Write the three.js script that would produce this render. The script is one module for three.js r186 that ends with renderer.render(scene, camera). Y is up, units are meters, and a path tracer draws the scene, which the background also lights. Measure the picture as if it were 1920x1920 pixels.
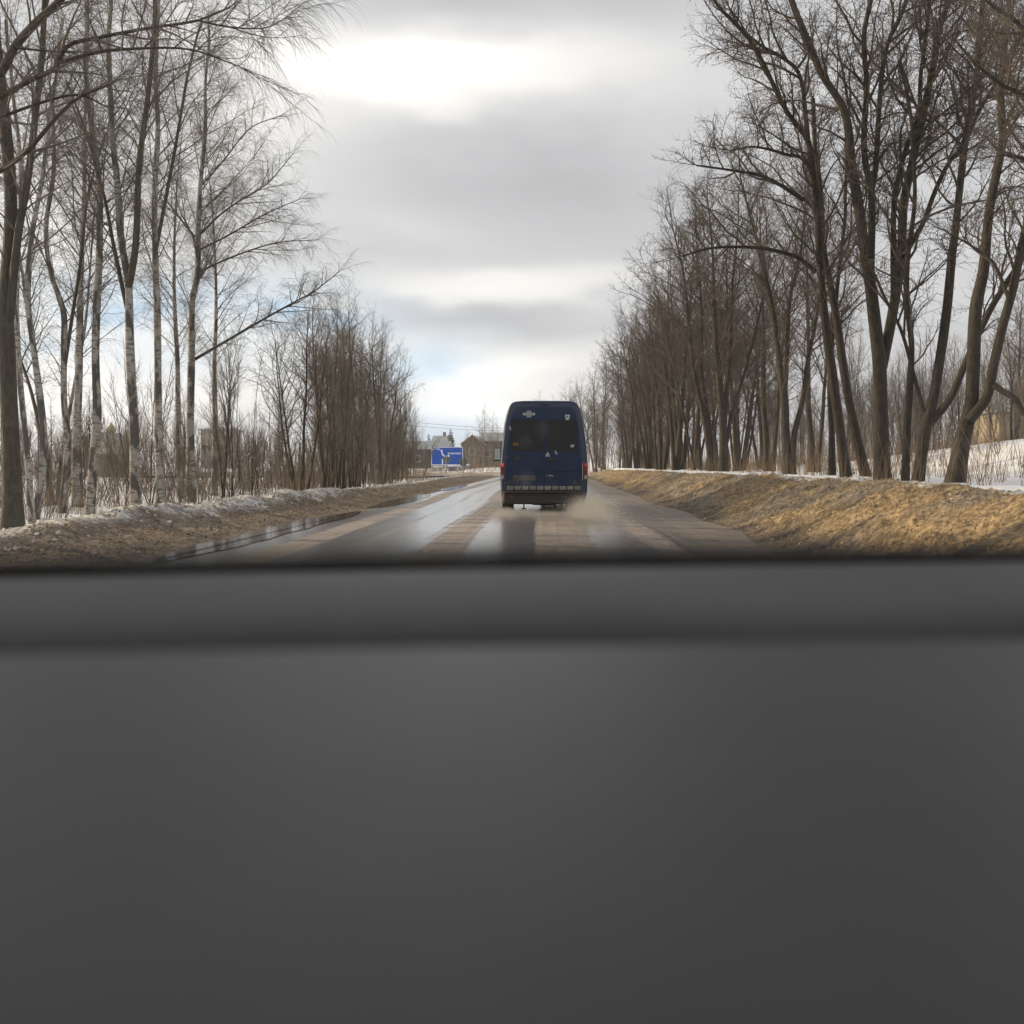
import * as THREE from 'three';
import { mergeGeometries } from 'three/addons/utils/BufferGeometryUtils.js';
import { RoundedBoxGeometry } from 'three/addons/geometries/RoundedBoxGeometry.js';

/* ---------- camera, sky, sun, exposure ---------- */
const scene = new THREE.Scene();
const EYE = new THREE.Vector3(0, 1.15, 0);            // phone resting just above the dashboard
const FPX = 1900;                                     // focal length in pixels of the 1920 px photograph
const camera = new THREE.PerspectiveCamera(2 * Math.atan(960 / FPX) * 180 / Math.PI, 1, 0.02, 3000);
camera.position.copy(EYE);
camera.rotation.order = 'YXZ';
camera.rotation.set(-Math.atan(90 / FPX), Math.atan(70 / FPX), 0);
camera.focus = 28; camera.userData.fStop = 5.6;
camera.updateMatrixWorld(true);
const SUN_AZ = 74 * Math.PI / 180, SUN_EL = 19 * Math.PI / 180;      // to the left of the road, low
const SUN_DIR = new THREE.Vector3(-Math.sin(SUN_AZ) * Math.cos(SUN_EL), Math.sin(SUN_EL), -Math.cos(SUN_AZ) * Math.cos(SUN_EL));
const sun = new THREE.DirectionalLight(new THREE.Color().setRGB(1, 0.79, 0.50), 5.0);
sun.name = 'sun';
sun.position.copy(SUN_DIR).multiplyScalar(120).add(new THREE.Vector3(0, 0, -45));
sun.target.position.set(0, 0, -45);
sun.shadow.radius = 0.8;
sun.shadow.mapSize.set(4096, 4096);
Object.assign(sun.shadow.camera, { left: -90, right: 90, top: 60, bottom: -60, near: 1, far: 320 });
scene.add(sun, sun.target);
const renderer = new THREE.WebGLRenderer({ antialias: true });
renderer.setSize(1024, 1024);
renderer.toneMapping = THREE.LinearToneMapping;
renderer.toneMappingExposure = 1.0;
renderer.shadowMap.enabled = true;

/* ---------- random numbers and noise ---------- */
function rngOf(seed) { let s = seed >>> 0; return () => { s = (s + 0x6d2b79f5) | 0; let t = Math.imul(s ^ (s >>> 15), 1 | s); t = (t + Math.imul(t ^ (t >>> 7), 61 | t)) ^ t; return ((t ^ (t >>> 14)) >>> 0) / 4294967296; }; }
const hash2 = (x, y, s) => { let h = Math.imul(x | 0, 374761393) + Math.imul(y | 0, 668265263) + Math.imul(s | 0, 2147483647 ^ 0x5bd1e995); h = Math.imul(h ^ (h >>> 13), 1274126177); return ((h ^ (h >>> 16)) >>> 0) / 4294967296; };
const smooth = (t) => t * t * (3 - 2 * t);
const sstep = (a, b, x) => smooth(Math.min(1, Math.max(0, (x - a) / (b - a))));
const lerp = (a, b, t) => a + (b - a) * t;
const mod = (a, n) => ((a % n) + n) % n;
function vnoise(x, y, seed = 0, per = 0, pery = per) {
  const xi = Math.floor(x), yi = Math.floor(y), u = smooth(x - xi), v = smooth(y - yi);
  const X = (i) => (per ? mod(i, per) : i), Y = (i) => (pery ? mod(i, pery) : i);
  const a = hash2(X(xi), Y(yi), seed), b = hash2(X(xi + 1), Y(yi), seed), c = hash2(X(xi), Y(yi + 1), seed), d = hash2(X(xi + 1), Y(yi + 1), seed);
  return (a + (b - a) * u) * (1 - v) + (c + (d - c) * u) * v;
}
function fbm(x, y, oct = 4, seed = 0, per = 0, pery = per) { let s = 0, a = 0.5, t = 0; for (let o = 0; o < oct; o++) { s += a * vnoise(x, y, seed + o * 17, per, pery); t += a; a *= 0.5; x *= 2; y *= 2; per *= 2; pery *= 2; } return s / t; }
const hash3 = (x, y, z, s) => hash2(x + Math.imul(z, 7919), y + Math.imul(z, 104729), s);
function vnoise3(x, y, z, seed) {
  const xi = Math.floor(x), yi = Math.floor(y), zi = Math.floor(z), u = smooth(x - xi), v = smooth(y - yi), w = smooth(z - zi);
  const L = (k) => { const a = hash3(xi, yi, zi + k, seed), b = hash3(xi + 1, yi, zi + k, seed), c = hash3(xi, yi + 1, zi + k, seed), d = hash3(xi + 1, yi + 1, zi + k, seed); return (a + (b - a) * u) * (1 - v) + (c + (d - c) * u) * v; };
  return lerp(L(0), L(1), w);
}
function fbm3(x, y, z, oct, seed) { let s = 0, a = 0.5, t = 0; for (let o = 0; o < oct; o++) { s += a * vnoise3(x, y, z, seed + o * 31); t += a; a *= 0.52; x *= 2.03; y *= 2.03; z *= 2.03; } return s / t; }

/* pixel of the 1920 px photograph + distance along the road -> point in the place */
const camQ = camera.quaternion.clone();
function at(px, py, Z) { const d = new THREE.Vector3((px - 960) / FPX, (960 - py) / FPX, -1).applyQuaternion(camQ); return d.multiplyScalar(Z / -d.z).add(EYE); }

/* ---------- sky: broken winter cloud, brighter towards the hidden sun ---------- */
function makeSky() {
  const w = 2048, h = 1024, data = new Float32Array(w * h * 4);
  const R = rngOf(91);
  // bright gaps and dark bellies: azimuth from the road direction (deg, right positive), elevation (deg), half sizes, strength
  const F = [
    [-8.5, 20.6, 7, 1.45, 0.62], [2.5, 21.2, 6.5, 1.7, 0.22], [-16, 19.5, 6, 5, 0.25], [-3, 25.6, 16, 2.0, -0.16],
    [-3, 16.5, 8.5, 2.4, -0.07], [2, 14.0, 8, 2.0, -0.07], [-7, 13.3, 5, 1.0, 0.08], [-1.5, 10.4, 7.5, 0.8, 0.30], [-6, 9.6, 4, 0.5, 0.2], [-4, 8.4, 5.5, 0.9, -0.10], [1, 7.6, 3, 0.5, -0.06],
    [-6, 5.5, 5, 1.3, 0.45], [0.5, 5.6, 4, 1.2, 0.22], [-3, 3.2, 8, 1.3, 0.42], [-26, 11, 7, 6, 0.34], [-17, 7.5, 7, 2.2, 0.30], [-22, 3.5, 8, 2, 0.30], [1.5, 4.6, 2.5, 0.4, -0.06], [21, 16, 8, 6, 0.03],
  ];
  for (let k = 0; k < 150; k++) {                     // the same kind of sky all round
    const az = -180 + 360 * R(), el = 2 + 80 * Math.pow(R(), 1.5), b = R();
    if (Math.abs(az) < 36 && el < 32) continue;
    F.push([az, el, 5 + 9 * R(), (1 + 2.4 * R()) * (1 + el / 30), b < 0.55 ? 0.12 + 0.4 * R() : -0.08 - 0.1 * R()]);
  }
  const blues = [[-19.5, 8.6, 9, 1.5], [-26, 5.5, 7, 1.2], [-7.5, 5.8, 5, 1.3], [-13, 8.0, 3.5, 1.1], [-5, 2.2, 7, 1.2]];
  for (let k = 0; k < 26; k++) { const az = -180 + 360 * R(), el = 3 + 50 * R() * R(); if (Math.abs(az) > 34 || el > 30) blues.push([az, el, 5 + 6 * R(), 1 + 2 * R()]); }
  for (let j = 0; j < h; j++) {
    const el = ((j + 0.5) / h - 0.5) * Math.PI, ce = Math.cos(el), se = Math.sin(el);
    for (let i = 0; i < w; i++) {
      const th = ((i + 0.5) / w - 0.5) * 2 * Math.PI, x = ce * Math.cos(th), z = ce * Math.sin(th), o = (j * w + i) * 4;
      let L = 0.66, blue = 0;
      if (el > -0.02) {
        const y = Math.max(0, se), k = 3.2;
        const n1 = fbm3(x * 4 + 7, y * 4 * k + 3, z * 4 + 5, 5, 3), n2 = fbm3(x * 10 + 1, y * 10 * k + 9, z * 10 + 2, 5, 11);
        const wob = (n2 - 0.5), wob2 = (n1 - 0.5);
        let az = Math.atan2(x, -z) * 180 / Math.PI + wob2 * 9 + wob * 4, ed = el * 180 / Math.PI + wob * 2.6 + wob2 * 1.4;
        L += (n1 - 0.5) * 0.22 + (n2 - 0.5) * 0.12;
        for (const f of F) {
          let da = az - f[0]; if (da > 180) da -= 360; else if (da < -180) da += 360;
          const a = da / f[2], b = (ed - f[1]) / f[3], q = a * a + b * b;
          if (q < 9) L += f[4] * Math.exp(-q * 0.9);
        }
        for (const f of blues) { let da = az - f[0]; if (da > 180) da -= 360; else if (da < -180) da += 360; const a = da / f[2], b = (ed - f[1]) / f[3], q = a * a + b * b; if (q < 8) blue += Math.exp(-q) * (0.55 + wob * 2.2); }
        const s = x * SUN_DIR.x + se * SUN_DIR.y + z * SUN_DIR.z;
        L += 0.34 * Math.exp((s - 1) * 5.5);
        L += 0.16 * Math.exp(-Math.max(0, el) * 14);
      }
      L = Math.max(0.36, L); blue = Math.min(0.85, Math.max(0, blue));
      const warm = sstep(0.6, 1.05, L);
      let r = L * lerp(0.985, 1.02, warm), g = L * lerp(0.99, 1.0, warm), b = L * lerp(1.012, 0.96, warm);
      r = lerp(r, 0.56, blue); g = lerp(g, 0.76, blue); b = lerp(b, 0.95, blue);
      data[o] = r; data[o + 1] = g; data[o + 2] = b; data[o + 3] = 1;
    }
  }
  const t = new THREE.DataTexture(data, w, h, THREE.RGBAFormat, THREE.FloatType);
  t.mapping = THREE.EquirectangularReflectionMapping; t.magFilter = THREE.LinearFilter; t.minFilter = THREE.LinearFilter; t.needsUpdate = true;
  return t;
}
const sky = makeSky();
scene.background = sky; scene.environment = sky;

/* ---------- helpers ---------- */
const used = new Map();
function numbered(n) { const k = used.get(n) || 0; used.set(n, k + 1); return k ? `${n}_${String(k).padStart(3, '0')}` : n; }
function mesh(name, geo, mat, parent) { const m = new THREE.Mesh(geo, mat); m.name = name; m.castShadow = m.receiveShadow = true; if (parent) parent.add(m); return m; }
function thing(name, label, category, pos = [0, 0, 0], turn = 0, group) {
  const o = new THREE.Group(); o.name = numbered(name); o.position.set(...pos); o.rotation.y = turn; o.userData = { label, category }; if (group) o.userData.group = group; scene.add(o); return o;
}
function tagMesh(name, geo, mat, data) { const m = mesh(numbered(name), geo, mat, scene); m.userData = data; return m; }
const lin = (r, g, b) => new THREE.Color().setRGB(r, g, b);
const std = (c, rough = 0.8, more = {}) => new THREE.MeshStandardMaterial({ color: c, roughness: rough, metalness: 0, ...more });
function tex(w, h, f, { srgb = false, rx = 1, ry = 1, wrap = THREE.RepeatWrapping } = {}) {
  const d = new Uint8Array(w * h * 4);
  for (let j = 0; j < h; j++) for (let i = 0; i < w; i++) { const c = f(i / w, j / h, i, j), o = (j * w + i) * 4; if (typeof c === 'number') { d[o] = d[o + 1] = d[o + 2] = Math.max(0, Math.min(255, c * 255)); } else for (let k = 0; k < 3; k++) { let v = Math.max(0, Math.min(1, c[k])); if (srgb) v = v <= 0.0031308 ? v * 12.92 : 1.055 * Math.pow(v, 1 / 2.4) - 0.055; d[o + k] = v * 255; } d[o + 3] = 255; }
  const t = new THREE.DataTexture(d, w, h); t.wrapS = t.wrapT = wrap; t.magFilter = THREE.LinearFilter; t.minFilter = THREE.LinearMipmapLinearFilter; t.generateMipmaps = true; t.repeat.set(rx, ry); if (srgb) t.colorSpace = THREE.SRGBColorSpace; t.needsUpdate = true; return t;
}
const box = (w, h, d, x = 0, y = 0, z = 0) => new THREE.BoxGeometry(w, h, d).translate(x, y, z);
const rbox = (w, h, d, r, x = 0, y = 0, z = 0) => new RoundedBoxGeometry(w, h, d, 2, r).translate(x, y, z);
const plain = (gs) => mergeGeometries(gs.map((g) => { const n = g.index ? g.toNonIndexed() : g; for (const k of Object.keys(n.attributes)) if (!['position', 'normal', 'uv'].includes(k)) n.deleteAttribute(k); return n; }));
function grid(xs, zs, hf, { color, uvs = 1 } = {}) {
  const nx = xs.length, nz = zs.length, p = new Float32Array(nx * nz * 3), u = new Float32Array(nx * nz * 2), c = color ? new Float32Array(nx * nz * 3) : null, id = [];
  for (let j = 0; j < nz; j++) for (let i = 0; i < nx; i++) {
    const k = j * nx + i, x = xs[i], z = zs[j], y = hf(x, z); p.set([x, y, z], k * 3); u.set([x * uvs, z * uvs], k * 2); if (c) c.set(color(x, z, y), k * 3);
    if (i < nx - 1 && j < nz - 1) id.push(k, k + 1, k + nx, k + 1, k + nx + 1, k + nx);   // zs descend away from the camera
  }
  const g = new THREE.BufferGeometry(); g.setAttribute('position', new THREE.BufferAttribute(p, 3)); g.setAttribute('uv', new THREE.BufferAttribute(u, 2)); if (c) g.setAttribute('color', new THREE.BufferAttribute(c, 3));
  // make the faces look up
  const ia = []; for (let t = 0; t < id.length; t += 3) { const [a, b, d] = [id[t], id[t + 1], id[t + 2]]; const ux = p[b * 3] - p[a * 3], uz = p[b * 3 + 2] - p[a * 3 + 2], vx = p[d * 3] - p[a * 3], vz = p[d * 3 + 2] - p[a * 3 + 2]; if (uz * vx - ux * vz >= 0) ia.push(a, b, d); else ia.push(a, d, b); }
  g.setIndex(ia); g.computeVertexNormals(); return g;
}
const range = (a, b, step) => { const n = Math.max(1, Math.round(Math.abs(b - a) / step)), o = []; for (let i = 0; i <= n; i++) o.push(a + (b - a) * i / n); return o; };
const joinRanges = (...rs) => { const o = []; for (const r of rs) for (const v of r) if (!o.length || Math.abs(o[o.length - 1] - v) > 1e-6) o.push(v); return o; };

/* ---------- shared procedural textures ---------- */
const grainTex = tex(512, 512, (u, v) => 0.35 + 0.65 * fbm(u * 16, v * 16, 5, 5, 16), { srgb: false });
const fineBump = tex(512, 512, (u, v) => fbm(u * 24, v * 24, 5, 9, 24));
const clodBump = tex(512, 512, (u, v) => { const a = fbm(u * 14, v * 14, 5, 21, 14), b = Math.abs(fbm(u * 9, v * 9, 4, 33, 9) - 0.5) * 2; return 0.65 * a + 0.5 * (1 - b) - 0.2; });
const dirtMap = tex(512, 512, (u, v) => { const a = fbm(u * 20, v * 20, 5, 41, 20), b = fbm(u * 6, v * 6, 4, 44, 6), k = sstep(0.3, 0.72, a * 0.7 + b * 0.3), s = vnoise(u * 128, v * 128, 4, 128) > 0.86 ? 0.6 : 1; return [lerp(0.42, 1, k) * s, lerp(0.40, 0.99, k) * s, lerp(0.38, 0.97, k) * s]; }, { srgb: true });
const snowMap = tex(512, 512, (u, v) => { const a = fbm(u * 8, v * 8, 5, 51, 8); const k = 0.88 + 0.12 * a; const s = vnoise(u * 170, v * 170, 8, 170) > 0.965 ? 0.62 : 1; return [k * s, k * s * 0.995, k * (s * 0.97 + 0.03)]; }, { srgb: true });
const cl = (t, rx, ry) => { const c = t.clone(); c.repeat.set(rx, ry); c.needsUpdate = true; return c; };

/* ---------- terrain ---------- */
function lineOf(pts) { return (z) => { if (z <= pts[0][0]) return pts[0][1]; for (let i = 1; i < pts.length; i++) if (z <= pts[i][0]) { const t = (z - pts[i - 1][0]) / (pts[i][0] - pts[i - 1][0]); return lerp(pts[i - 1][1], pts[i][1], smooth(t)); } return pts[pts.length - 1][1]; }; }
const bermTop = lineOf([[-40, 0.3], [6, 0.10], [12, 0.14], [17, 0.34], [22, 0.32], [30, 0.36], [35, 0.22], [42, 0.10], [60, 0.10], [80, 0.14], [92, 0.07], [97, 0]]);
const bankTop = lineOf([[-40, 0.8], [10, 0.78], [18, 0.84], [40, 0.78], [70, 0.72], [88, 0.62], [97, 0.0]]);
const JUNCTION = 98;
function groundH(x, z) {
  const Z = -z, far = sstep(90, 98, Z) ;
  let h;
  if (x < 0) { h = lerp(-0.06, -0.16, sstep(-8, -12, x)) + (fbm(x * 0.12, z * 0.12, 3, 71) - 0.5) * 0.5 * sstep(-8.5, -16, x); h += 1.4 * sstep(-40, -140, x); if (x > -7.6) h = -0.1; }
  else { const plate = 0.79 * (1 - far); h = lerp(-0.12, plate, sstep(4.6, 5.9, x)); h += (fbm(x * 0.25, z * 0.25, 4, 77) - 0.5) * 0.18 * sstep(6, 8, x) * (1 - far); h += (1.5 * sstep(11.5, 21, x) * (0.25 + 0.75 * sstep(75, 38, Z)) + 3.4 * sstep(20, 70, x)) * (1 - 0.8 * far); }
  if (Z > 112) h += (0.4 * sstep(112, 150, Z) + 1.2 * sstep(170, 420, Z)) * 1 + (fbm(x * 0.1, z * 0.1, 3, 79) - 0.5) * 0.5 * sstep(114, 125, Z) + 0.3 * sstep(-14, -8, x) * sstep(118, 140, Z);
  return h;
}
const snowMat = new THREE.MeshPhysicalMaterial({ color: lin(0.80, 0.81, 0.84), roughness: 0.85, map: cl(snowMap, 0.45, 0.45), bumpMap: cl(fineBump, 0.5, 0.5), bumpScale: 0.05, specularIntensity: 0.4 });
const gx = joinRanges(range(-420, -60, 20), range(-60, -18, 3), range(-18, 22, 0.45), range(22, 60, 3), range(60, 420, 20));
const gz = joinRanges(range(60, 0, 4), range(0, -60, 0.7), range(-60, -150, 1.5), range(-150, -300, 6), range(-300, -760, 40));
const ground = tagMesh('snow_ground', grid(gx, gz, groundH), snowMat, { kind: 'structure', label: 'snow covered ground on both sides of the road', category: 'ground' });

/* road: tracks worn wet and mud left between them, over the width of the carriageway */
const ROAD_L = -4.75, ROAD_R = 3.45;
const wetProfile = (x, z) => {
  const w = (fbm(z * 0.05 + 3, x * 0.4, 3, 88, 0) - 0.5) * 0.5, xx = x + w;
  let s = 0;
  const strip = (a, b, e) => sstep(a - e, a + e, xx) * (1 - sstep(b - e, b + e, xx));
  s = Math.max(s, strip(-4.9, -4.15, 0.15));
  s = Math.max(s, 0.93 * strip(-3.55, -1.95, 0.16));
  s = Math.max(s, strip(-1.35, -0.45, 0.12));
  s = Math.max(s, 0.78 * strip(0.35, 1.25, 0.2)); s = Math.max(s, 0.6 * strip(1.5, 2.2, 0.15));
  s -= 0.42 * strip(-2.85, -2.62, 0.1) + 0.3 * strip(-2.25, -2.15, 0.06);
  return s;
};
const RW = 768, RL = 2048, ROADLEN = 64;
const roadParam = (u, v) => {
  const x = ROAD_L + u * (ROAD_R - ROAD_L), ph = v * 2 * Math.PI, z = v * ROADLEN;
  const streak = 0.6 * fbm(u * 90, v * 3, 4, 101, 0, 3) + 0.4 * vnoise(u * 230, v * 7, 102, 0, 7), spot = fbm(u * 26, v * 200, 4, 105, 0, 200), big = fbm(u * 5, v * 8, 4, 107, 0, 8);
  let wet = wetProfile(x + 0.18 * Math.sin(ph) + 0.08 * Math.sin(ph * 3 + 1), 0) + (streak - 0.5) * 0.75 + (big - 0.5) * 0.55 + (spot - 0.5) * 0.55;
  wet = sstep(0.20, 0.66, wet);
  const mud = sstep(1.55, 2.2, x + (big - 0.5) * 1.2);
  return { wet: wet * (1 - 0.6 * mud), mud, streak, spot, big };
};
const roadMap = tex(RW, RL, (u, v) => { const p = roadParam(u, v), g = 0.6 + 0.8 * p.spot; const dry = [0.25 * g, 0.205 * g, 0.17 * g], wetc = [0.10 * g, 0.095 * g, 0.09 * g], m = [0.145 * g, 0.115 * g, 0.09 * g]; return [0, 1, 2].map((k) => lerp(lerp(dry[k], wetc[k], p.wet), m[k], p.mud * 0.8)); }, { srgb: true });
const roadRough = tex(RW, RL, (u, v) => { const p = roadParam(u, v); return lerp(lerp(0.66, 0.46, sstep(0.3, 0.7, p.streak)), 0.30, p.wet) + p.mud * 0.05; });
const asphaltBump = tex(512, 512, (u, v) => 0.6 * fbm(u * 60, v * 60, 3, 121, 60) + 0.4 * fbm(u * 10, v * 10, 3, 125, 10));
const roadWet = tex(RW, RL, (u, v) => roadParam(u, v).wet);
const roadMat = new THREE.MeshPhysicalMaterial({ color: 0xffffff, roughness: 1, map: roadMap, roughnessMap: roadRough, clearcoat: 0.8, clearcoatMap: roadWet, clearcoatRoughness: 0.2, bumpMap: cl(asphaltBump, 7, 56), bumpScale: 0.003 });
{
  const xs = range(ROAD_L, ROAD_R, 0.4), crown = (x) => 0.0 - 0.03 * sstep(0, 1, Math.abs(x + 1.5) / 5);
  const main = grid(xs, joinRanges(range(45, -JUNCTION, 2)), (x, z) => crown(x) - 0.012 * sstep(-3.9, -4.5, x));
  const u = main.attributes.uv, p = main.attributes.position; for (let i = 0; i < u.count; i++) u.setXY(i, (p.getX(i) - ROAD_L) / (ROAD_R - ROAD_L), p.getZ(i) / ROADLEN);
  const cross = grid(range(-120, 120, 4), range(-JUNCTION, -JUNCTION - 9, 1.5), (x, z) => -0.02 + Math.max(0, Math.abs(x) - 30) * 0.004);
  const cu = cross.attributes.uv, cp = cross.attributes.position; for (let i = 0; i < cu.count; i++) cu.setXY(i, 0.05 + 0.7 * (-JUNCTION - cp.getZ(i)) / 9, cp.getX(i) / ROADLEN);
  tagMesh('road', plain([main, cross]), roadMat, { kind: 'structure', label: 'wet muddy two lane asphalt road with tyre tracks', category: 'road' });
  // worn white edge line and centre dashes
  const paint = std(lin(0.42, 0.41, 0.38), 0.55, { map: cl(dirtMap, 1.3, 1.3), bumpMap: cl(fineBump, 2, 2), bumpScale: 0.002 });
  const R = rngOf(5), dash = [];
  for (let z = -6; z > -94; z -= 0.9 + R()) { const l = 0.25 + 0.5 * R(); dash.push(grid([1.70, 1.70 + 0.05 + 0.04 * R()], [z, z - l], (x) => crown(x) + 0.004)); }
  for (let z = -5; z > -94; z -= 8) for (let q = 0; q < 3; q++) { const l = 0.2 + 0.55 * R(); dash.push(grid([-1.66, -1.60 + 0.02 * R()], [z - q, z - q - l], (x) => crown(x) + 0.004)); }
  tagMesh('road_marking', plain(dash), paint, { kind: 'structure', label: 'worn broken white lines on the road', category: 'road marking' });
}

/* left verge: muddy shoulder rising into a berm of ploughed snow */
const bermH = (x, z) => {
  const Z = -z, top = bermTop(Z) + (fbm(z * 0.45, 3, 3, 131) - 0.5) * 0.22 * sstep(0.1, 0.3, bermTop(Z));
  const cx = -7.05 + (fbm(z * 0.2, 9, 2, 133) - 0.5) * 0.5, d = x - cx;
  const hump = d > 0 ? Math.exp(-(d * d) / (2 * 0.42 * 0.42)) : Math.exp(-(d * d) / (2 * 0.62 * 0.62));
  let h = -0.05 + 0.115 * sstep(-5.0, -5.9, x) - 0.09 * sstep(-7.4, -8.6, x) + top * hump;
  const rough = sstep(-4.95, -5.6, x);
  h += rough * ((fbm(x * 1.6, z * 1.6, 4, 135) - 0.5) * 0.10 + (fbm(x * 7, z * 7, 3, 137) - 0.5) * 0.05 + (fbm(x * 19, z * 19, 2, 139) - 0.5) * 0.025);
  h -= 0.03 * sstep(0.55, 0.7, fbm(x * 0.8 + 5, z * 0.15, 3, 141)) * rough;
  return h;
};
const bermSnow = (x, z) => { const Z = -z, cx = -7.05 + (fbm(z * 0.2, 9, 2, 133) - 0.5) * 0.5; const edge = -0.02 + 0.55 * sstep(0.14, 0.32, bermTop(Z)) * sstep(13, 19, Z); const n = (fbm(x * 2.2, z * 0.9, 4, 143) - 0.5) * 0.75 + (fbm(x * 9, z * 5, 3, 145) - 0.5) * 0.5; return sstep(0.14, -0.14, (x - cx) - edge + n); };
const verge = std(0xffffff, 0.92, { vertexColors: true, map: cl(dirtMap, 0.9, 0.9), bumpMap: cl(clodBump, 1.4, 1.4), bumpScale: 0.05 });
tagMesh('snow_berm', grid(joinRanges(range(-9.4, -7.9, 0.15), range(-7.9, -4.6, 0.075)), joinRanges(range(30, -7, 0.7), range(-7, -32, 0.085), range(-32, -60, 0.22), range(-60, -97.5, 0.6)), bermH, {
  color: (x, z) => { const s = bermSnow(x, z), n = fbm(x * 3, z * 3, 4, 147), n2 = fbm(x * 0.7, z * 0.35, 3, 149); const d = lerp(0.7, 1.15, n), m = [lerp(0.21, 0.30, n2) * d, lerp(0.165, 0.24, n2) * d, lerp(0.13, 0.19, n2) * d]; const w = lerp(0.36, 0.72, sstep(0.3, 0.6, n)); return [lerp(m[0], w, s), lerp(m[1], w * 0.975, s), lerp(m[2], w * 0.95, s)]; },
}), verge, { kind: 'structure', label: 'ploughed snow berm and muddy shoulder along the left road edge', category: 'snow bank' });

/* right verge: high bank of sandy, frozen plough spoil */
const bankH = (x, z) => {
  const Z = -z, top = bankTop(Z), w = (fbm(z * 0.16, 21, 3, 151) - 0.5) * 0.7, t = (x - 3.1 - w) / 2.25;
  let h = -0.04 + (top + 0.04) * (0.72 * sstep(0, 1, t) + 0.28 * Math.min(1, Math.max(0, t)));
  h -= 0.10 * sstep(1.3, 1.7, t);
  const rough = sstep(0.02, 0.25, t);
  h += rough * ((fbm(x * 0.9, z * 0.7, 3, 153) - 0.5) * 0.20 + (fbm(x * 3.1, z * 3.1, 4, 155) - 0.5) * 0.20 + (fbm(x * 8.5, z * 8.5, 3, 157) - 0.5) * 0.075 + (fbm(x * 21, z * 21, 2, 159) - 0.5) * 0.042) * sstep(97.5, 88, Z) * (1 - 0.75 * sstep(0.95, 1.15, t));
  return h;
};
tagMesh('roadside_bank', grid(joinRanges(range(2.6, 3.1, 0.1), range(3.1, 5.7, 0.05), range(5.7, 6.6, 0.12)), joinRanges(range(30, -7, 0.7), range(-7, -30, 0.06), range(-30, -55, 0.15), range(-55, -98, 0.5)), bankH, {
  color: (x, z) => { const n = fbm(x * 4, z * 4, 4, 161), n2 = fbm(x * 0.8, z * 0.5, 4, 163), d = lerp(0.62, 1.22, n), g = sstep(0.5, 0.68, n2); let m = [0.40 * d, 0.29 * d, 0.16 * d]; m = [lerp(m[0], 0.30 * d, g), lerp(m[1], 0.25 * d, g), lerp(m[2], 0.19 * d, g)]; const f = sstep(3.95, 3.45, x + (fbm(x * 2, z * 0.8, 3, 167) - 0.5) * 1.0); m = [lerp(m[0], 0.17 * d, f), lerp(m[1], 0.13 * d, f), lerp(m[2], 0.10 * d, f)]; const s = sstep(5.32, 5.5, x + (fbm(x * 3, z * 1.2, 3, 165) - 0.5) * 0.6); return [lerp(m[0], 0.78, s), lerp(m[1], 0.78, s), lerp(m[2], 0.79, s)]; },
}), verge, { kind: 'structure', label: 'high bank of sandy ploughed spoil along the right road edge', category: 'bank' });
/* sunlit berm beyond the junction */
tagMesh('junction_berm', grid(range(-70, 60, 0.4), range(-JUNCTION - 8.4, -JUNCTION - 16, 0.3), (x, z) => { const d = (-z - (JUNCTION + 11)) / 1.5; return -0.12 + (0.42 + 0.25 * (fbm(x * 0.3, 4, 3, 171) - 0.5)) * Math.exp(-d * d * 0.7) + (fbm(x * 2, z * 2, 3, 173) - 0.5) * 0.16; }, {
  color: (x, z) => { const n = fbm(x * 0.8, z * 2, 4, 175), s = sstep(0.42, 0.6, n + (-z - JUNCTION - 11) * 0.06); return [lerp(0.40, 0.8, s), lerp(0.33, 0.79, s), lerp(0.25, 0.77, s)]; },
}), verge, { kind: 'structure', label: 'low snow berm beyond the road junction', category: 'snow bank' });

/* puddles of meltwater along the left road edge */
const waterMat = new THREE.MeshPhysicalMaterial({ color: lin(0.06, 0.05, 0.04), roughness: 0.10, ior: 1.333 });
function puddle(z0, z1, x0, x1, seed, label) {
  const L = z0 - z1, s = new THREE.Shape(), n = 60, pts = [];
  for (let i = 0; i <= n; i++) { const t = i / n, e = Math.pow(Math.sin(Math.PI * Math.min(1, Math.max(0, t))), 0.35); pts.push([z0 - t * L, x1 - 0.5 * (x1 - x0) * (1 - e) + (fbm(t * L * 0.5, 1, 3, seed) - 0.5) * 0.35]); }
  for (let i = n; i >= 0; i--) { const t = i / n, e = Math.pow(Math.sin(Math.PI * t), 0.35); pts.push([z0 - t * L, x0 + 0.5 * (x1 - x0) * (1 - e) + (fbm(t * L * 0.7, 7, 3, seed) - 0.5) * 0.4]); }
  pts.forEach(([z, x], i) => (i ? s.lineTo(x, -z) : s.moveTo(x, -z)));
  const g = new THREE.ShapeGeometry(s); g.rotateX(-Math.PI / 2); g.translate(0, -0.019, 0);
  tagMesh('puddle', g, waterMat, { label, category: 'puddle', group: 'puddles along the road edge' });
}
puddle(-11.5, -25, -5.2, -4.4, 181, 'long near puddle of brown meltwater along the left road edge');
puddle(-27, -39, -5.1, -4.3, 183, 'middle puddle of meltwater on the left road edge');
puddle(-44, -56, -5.0, -4.25, 185, 'farthest puddle of meltwater on the left road edge');

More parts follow.
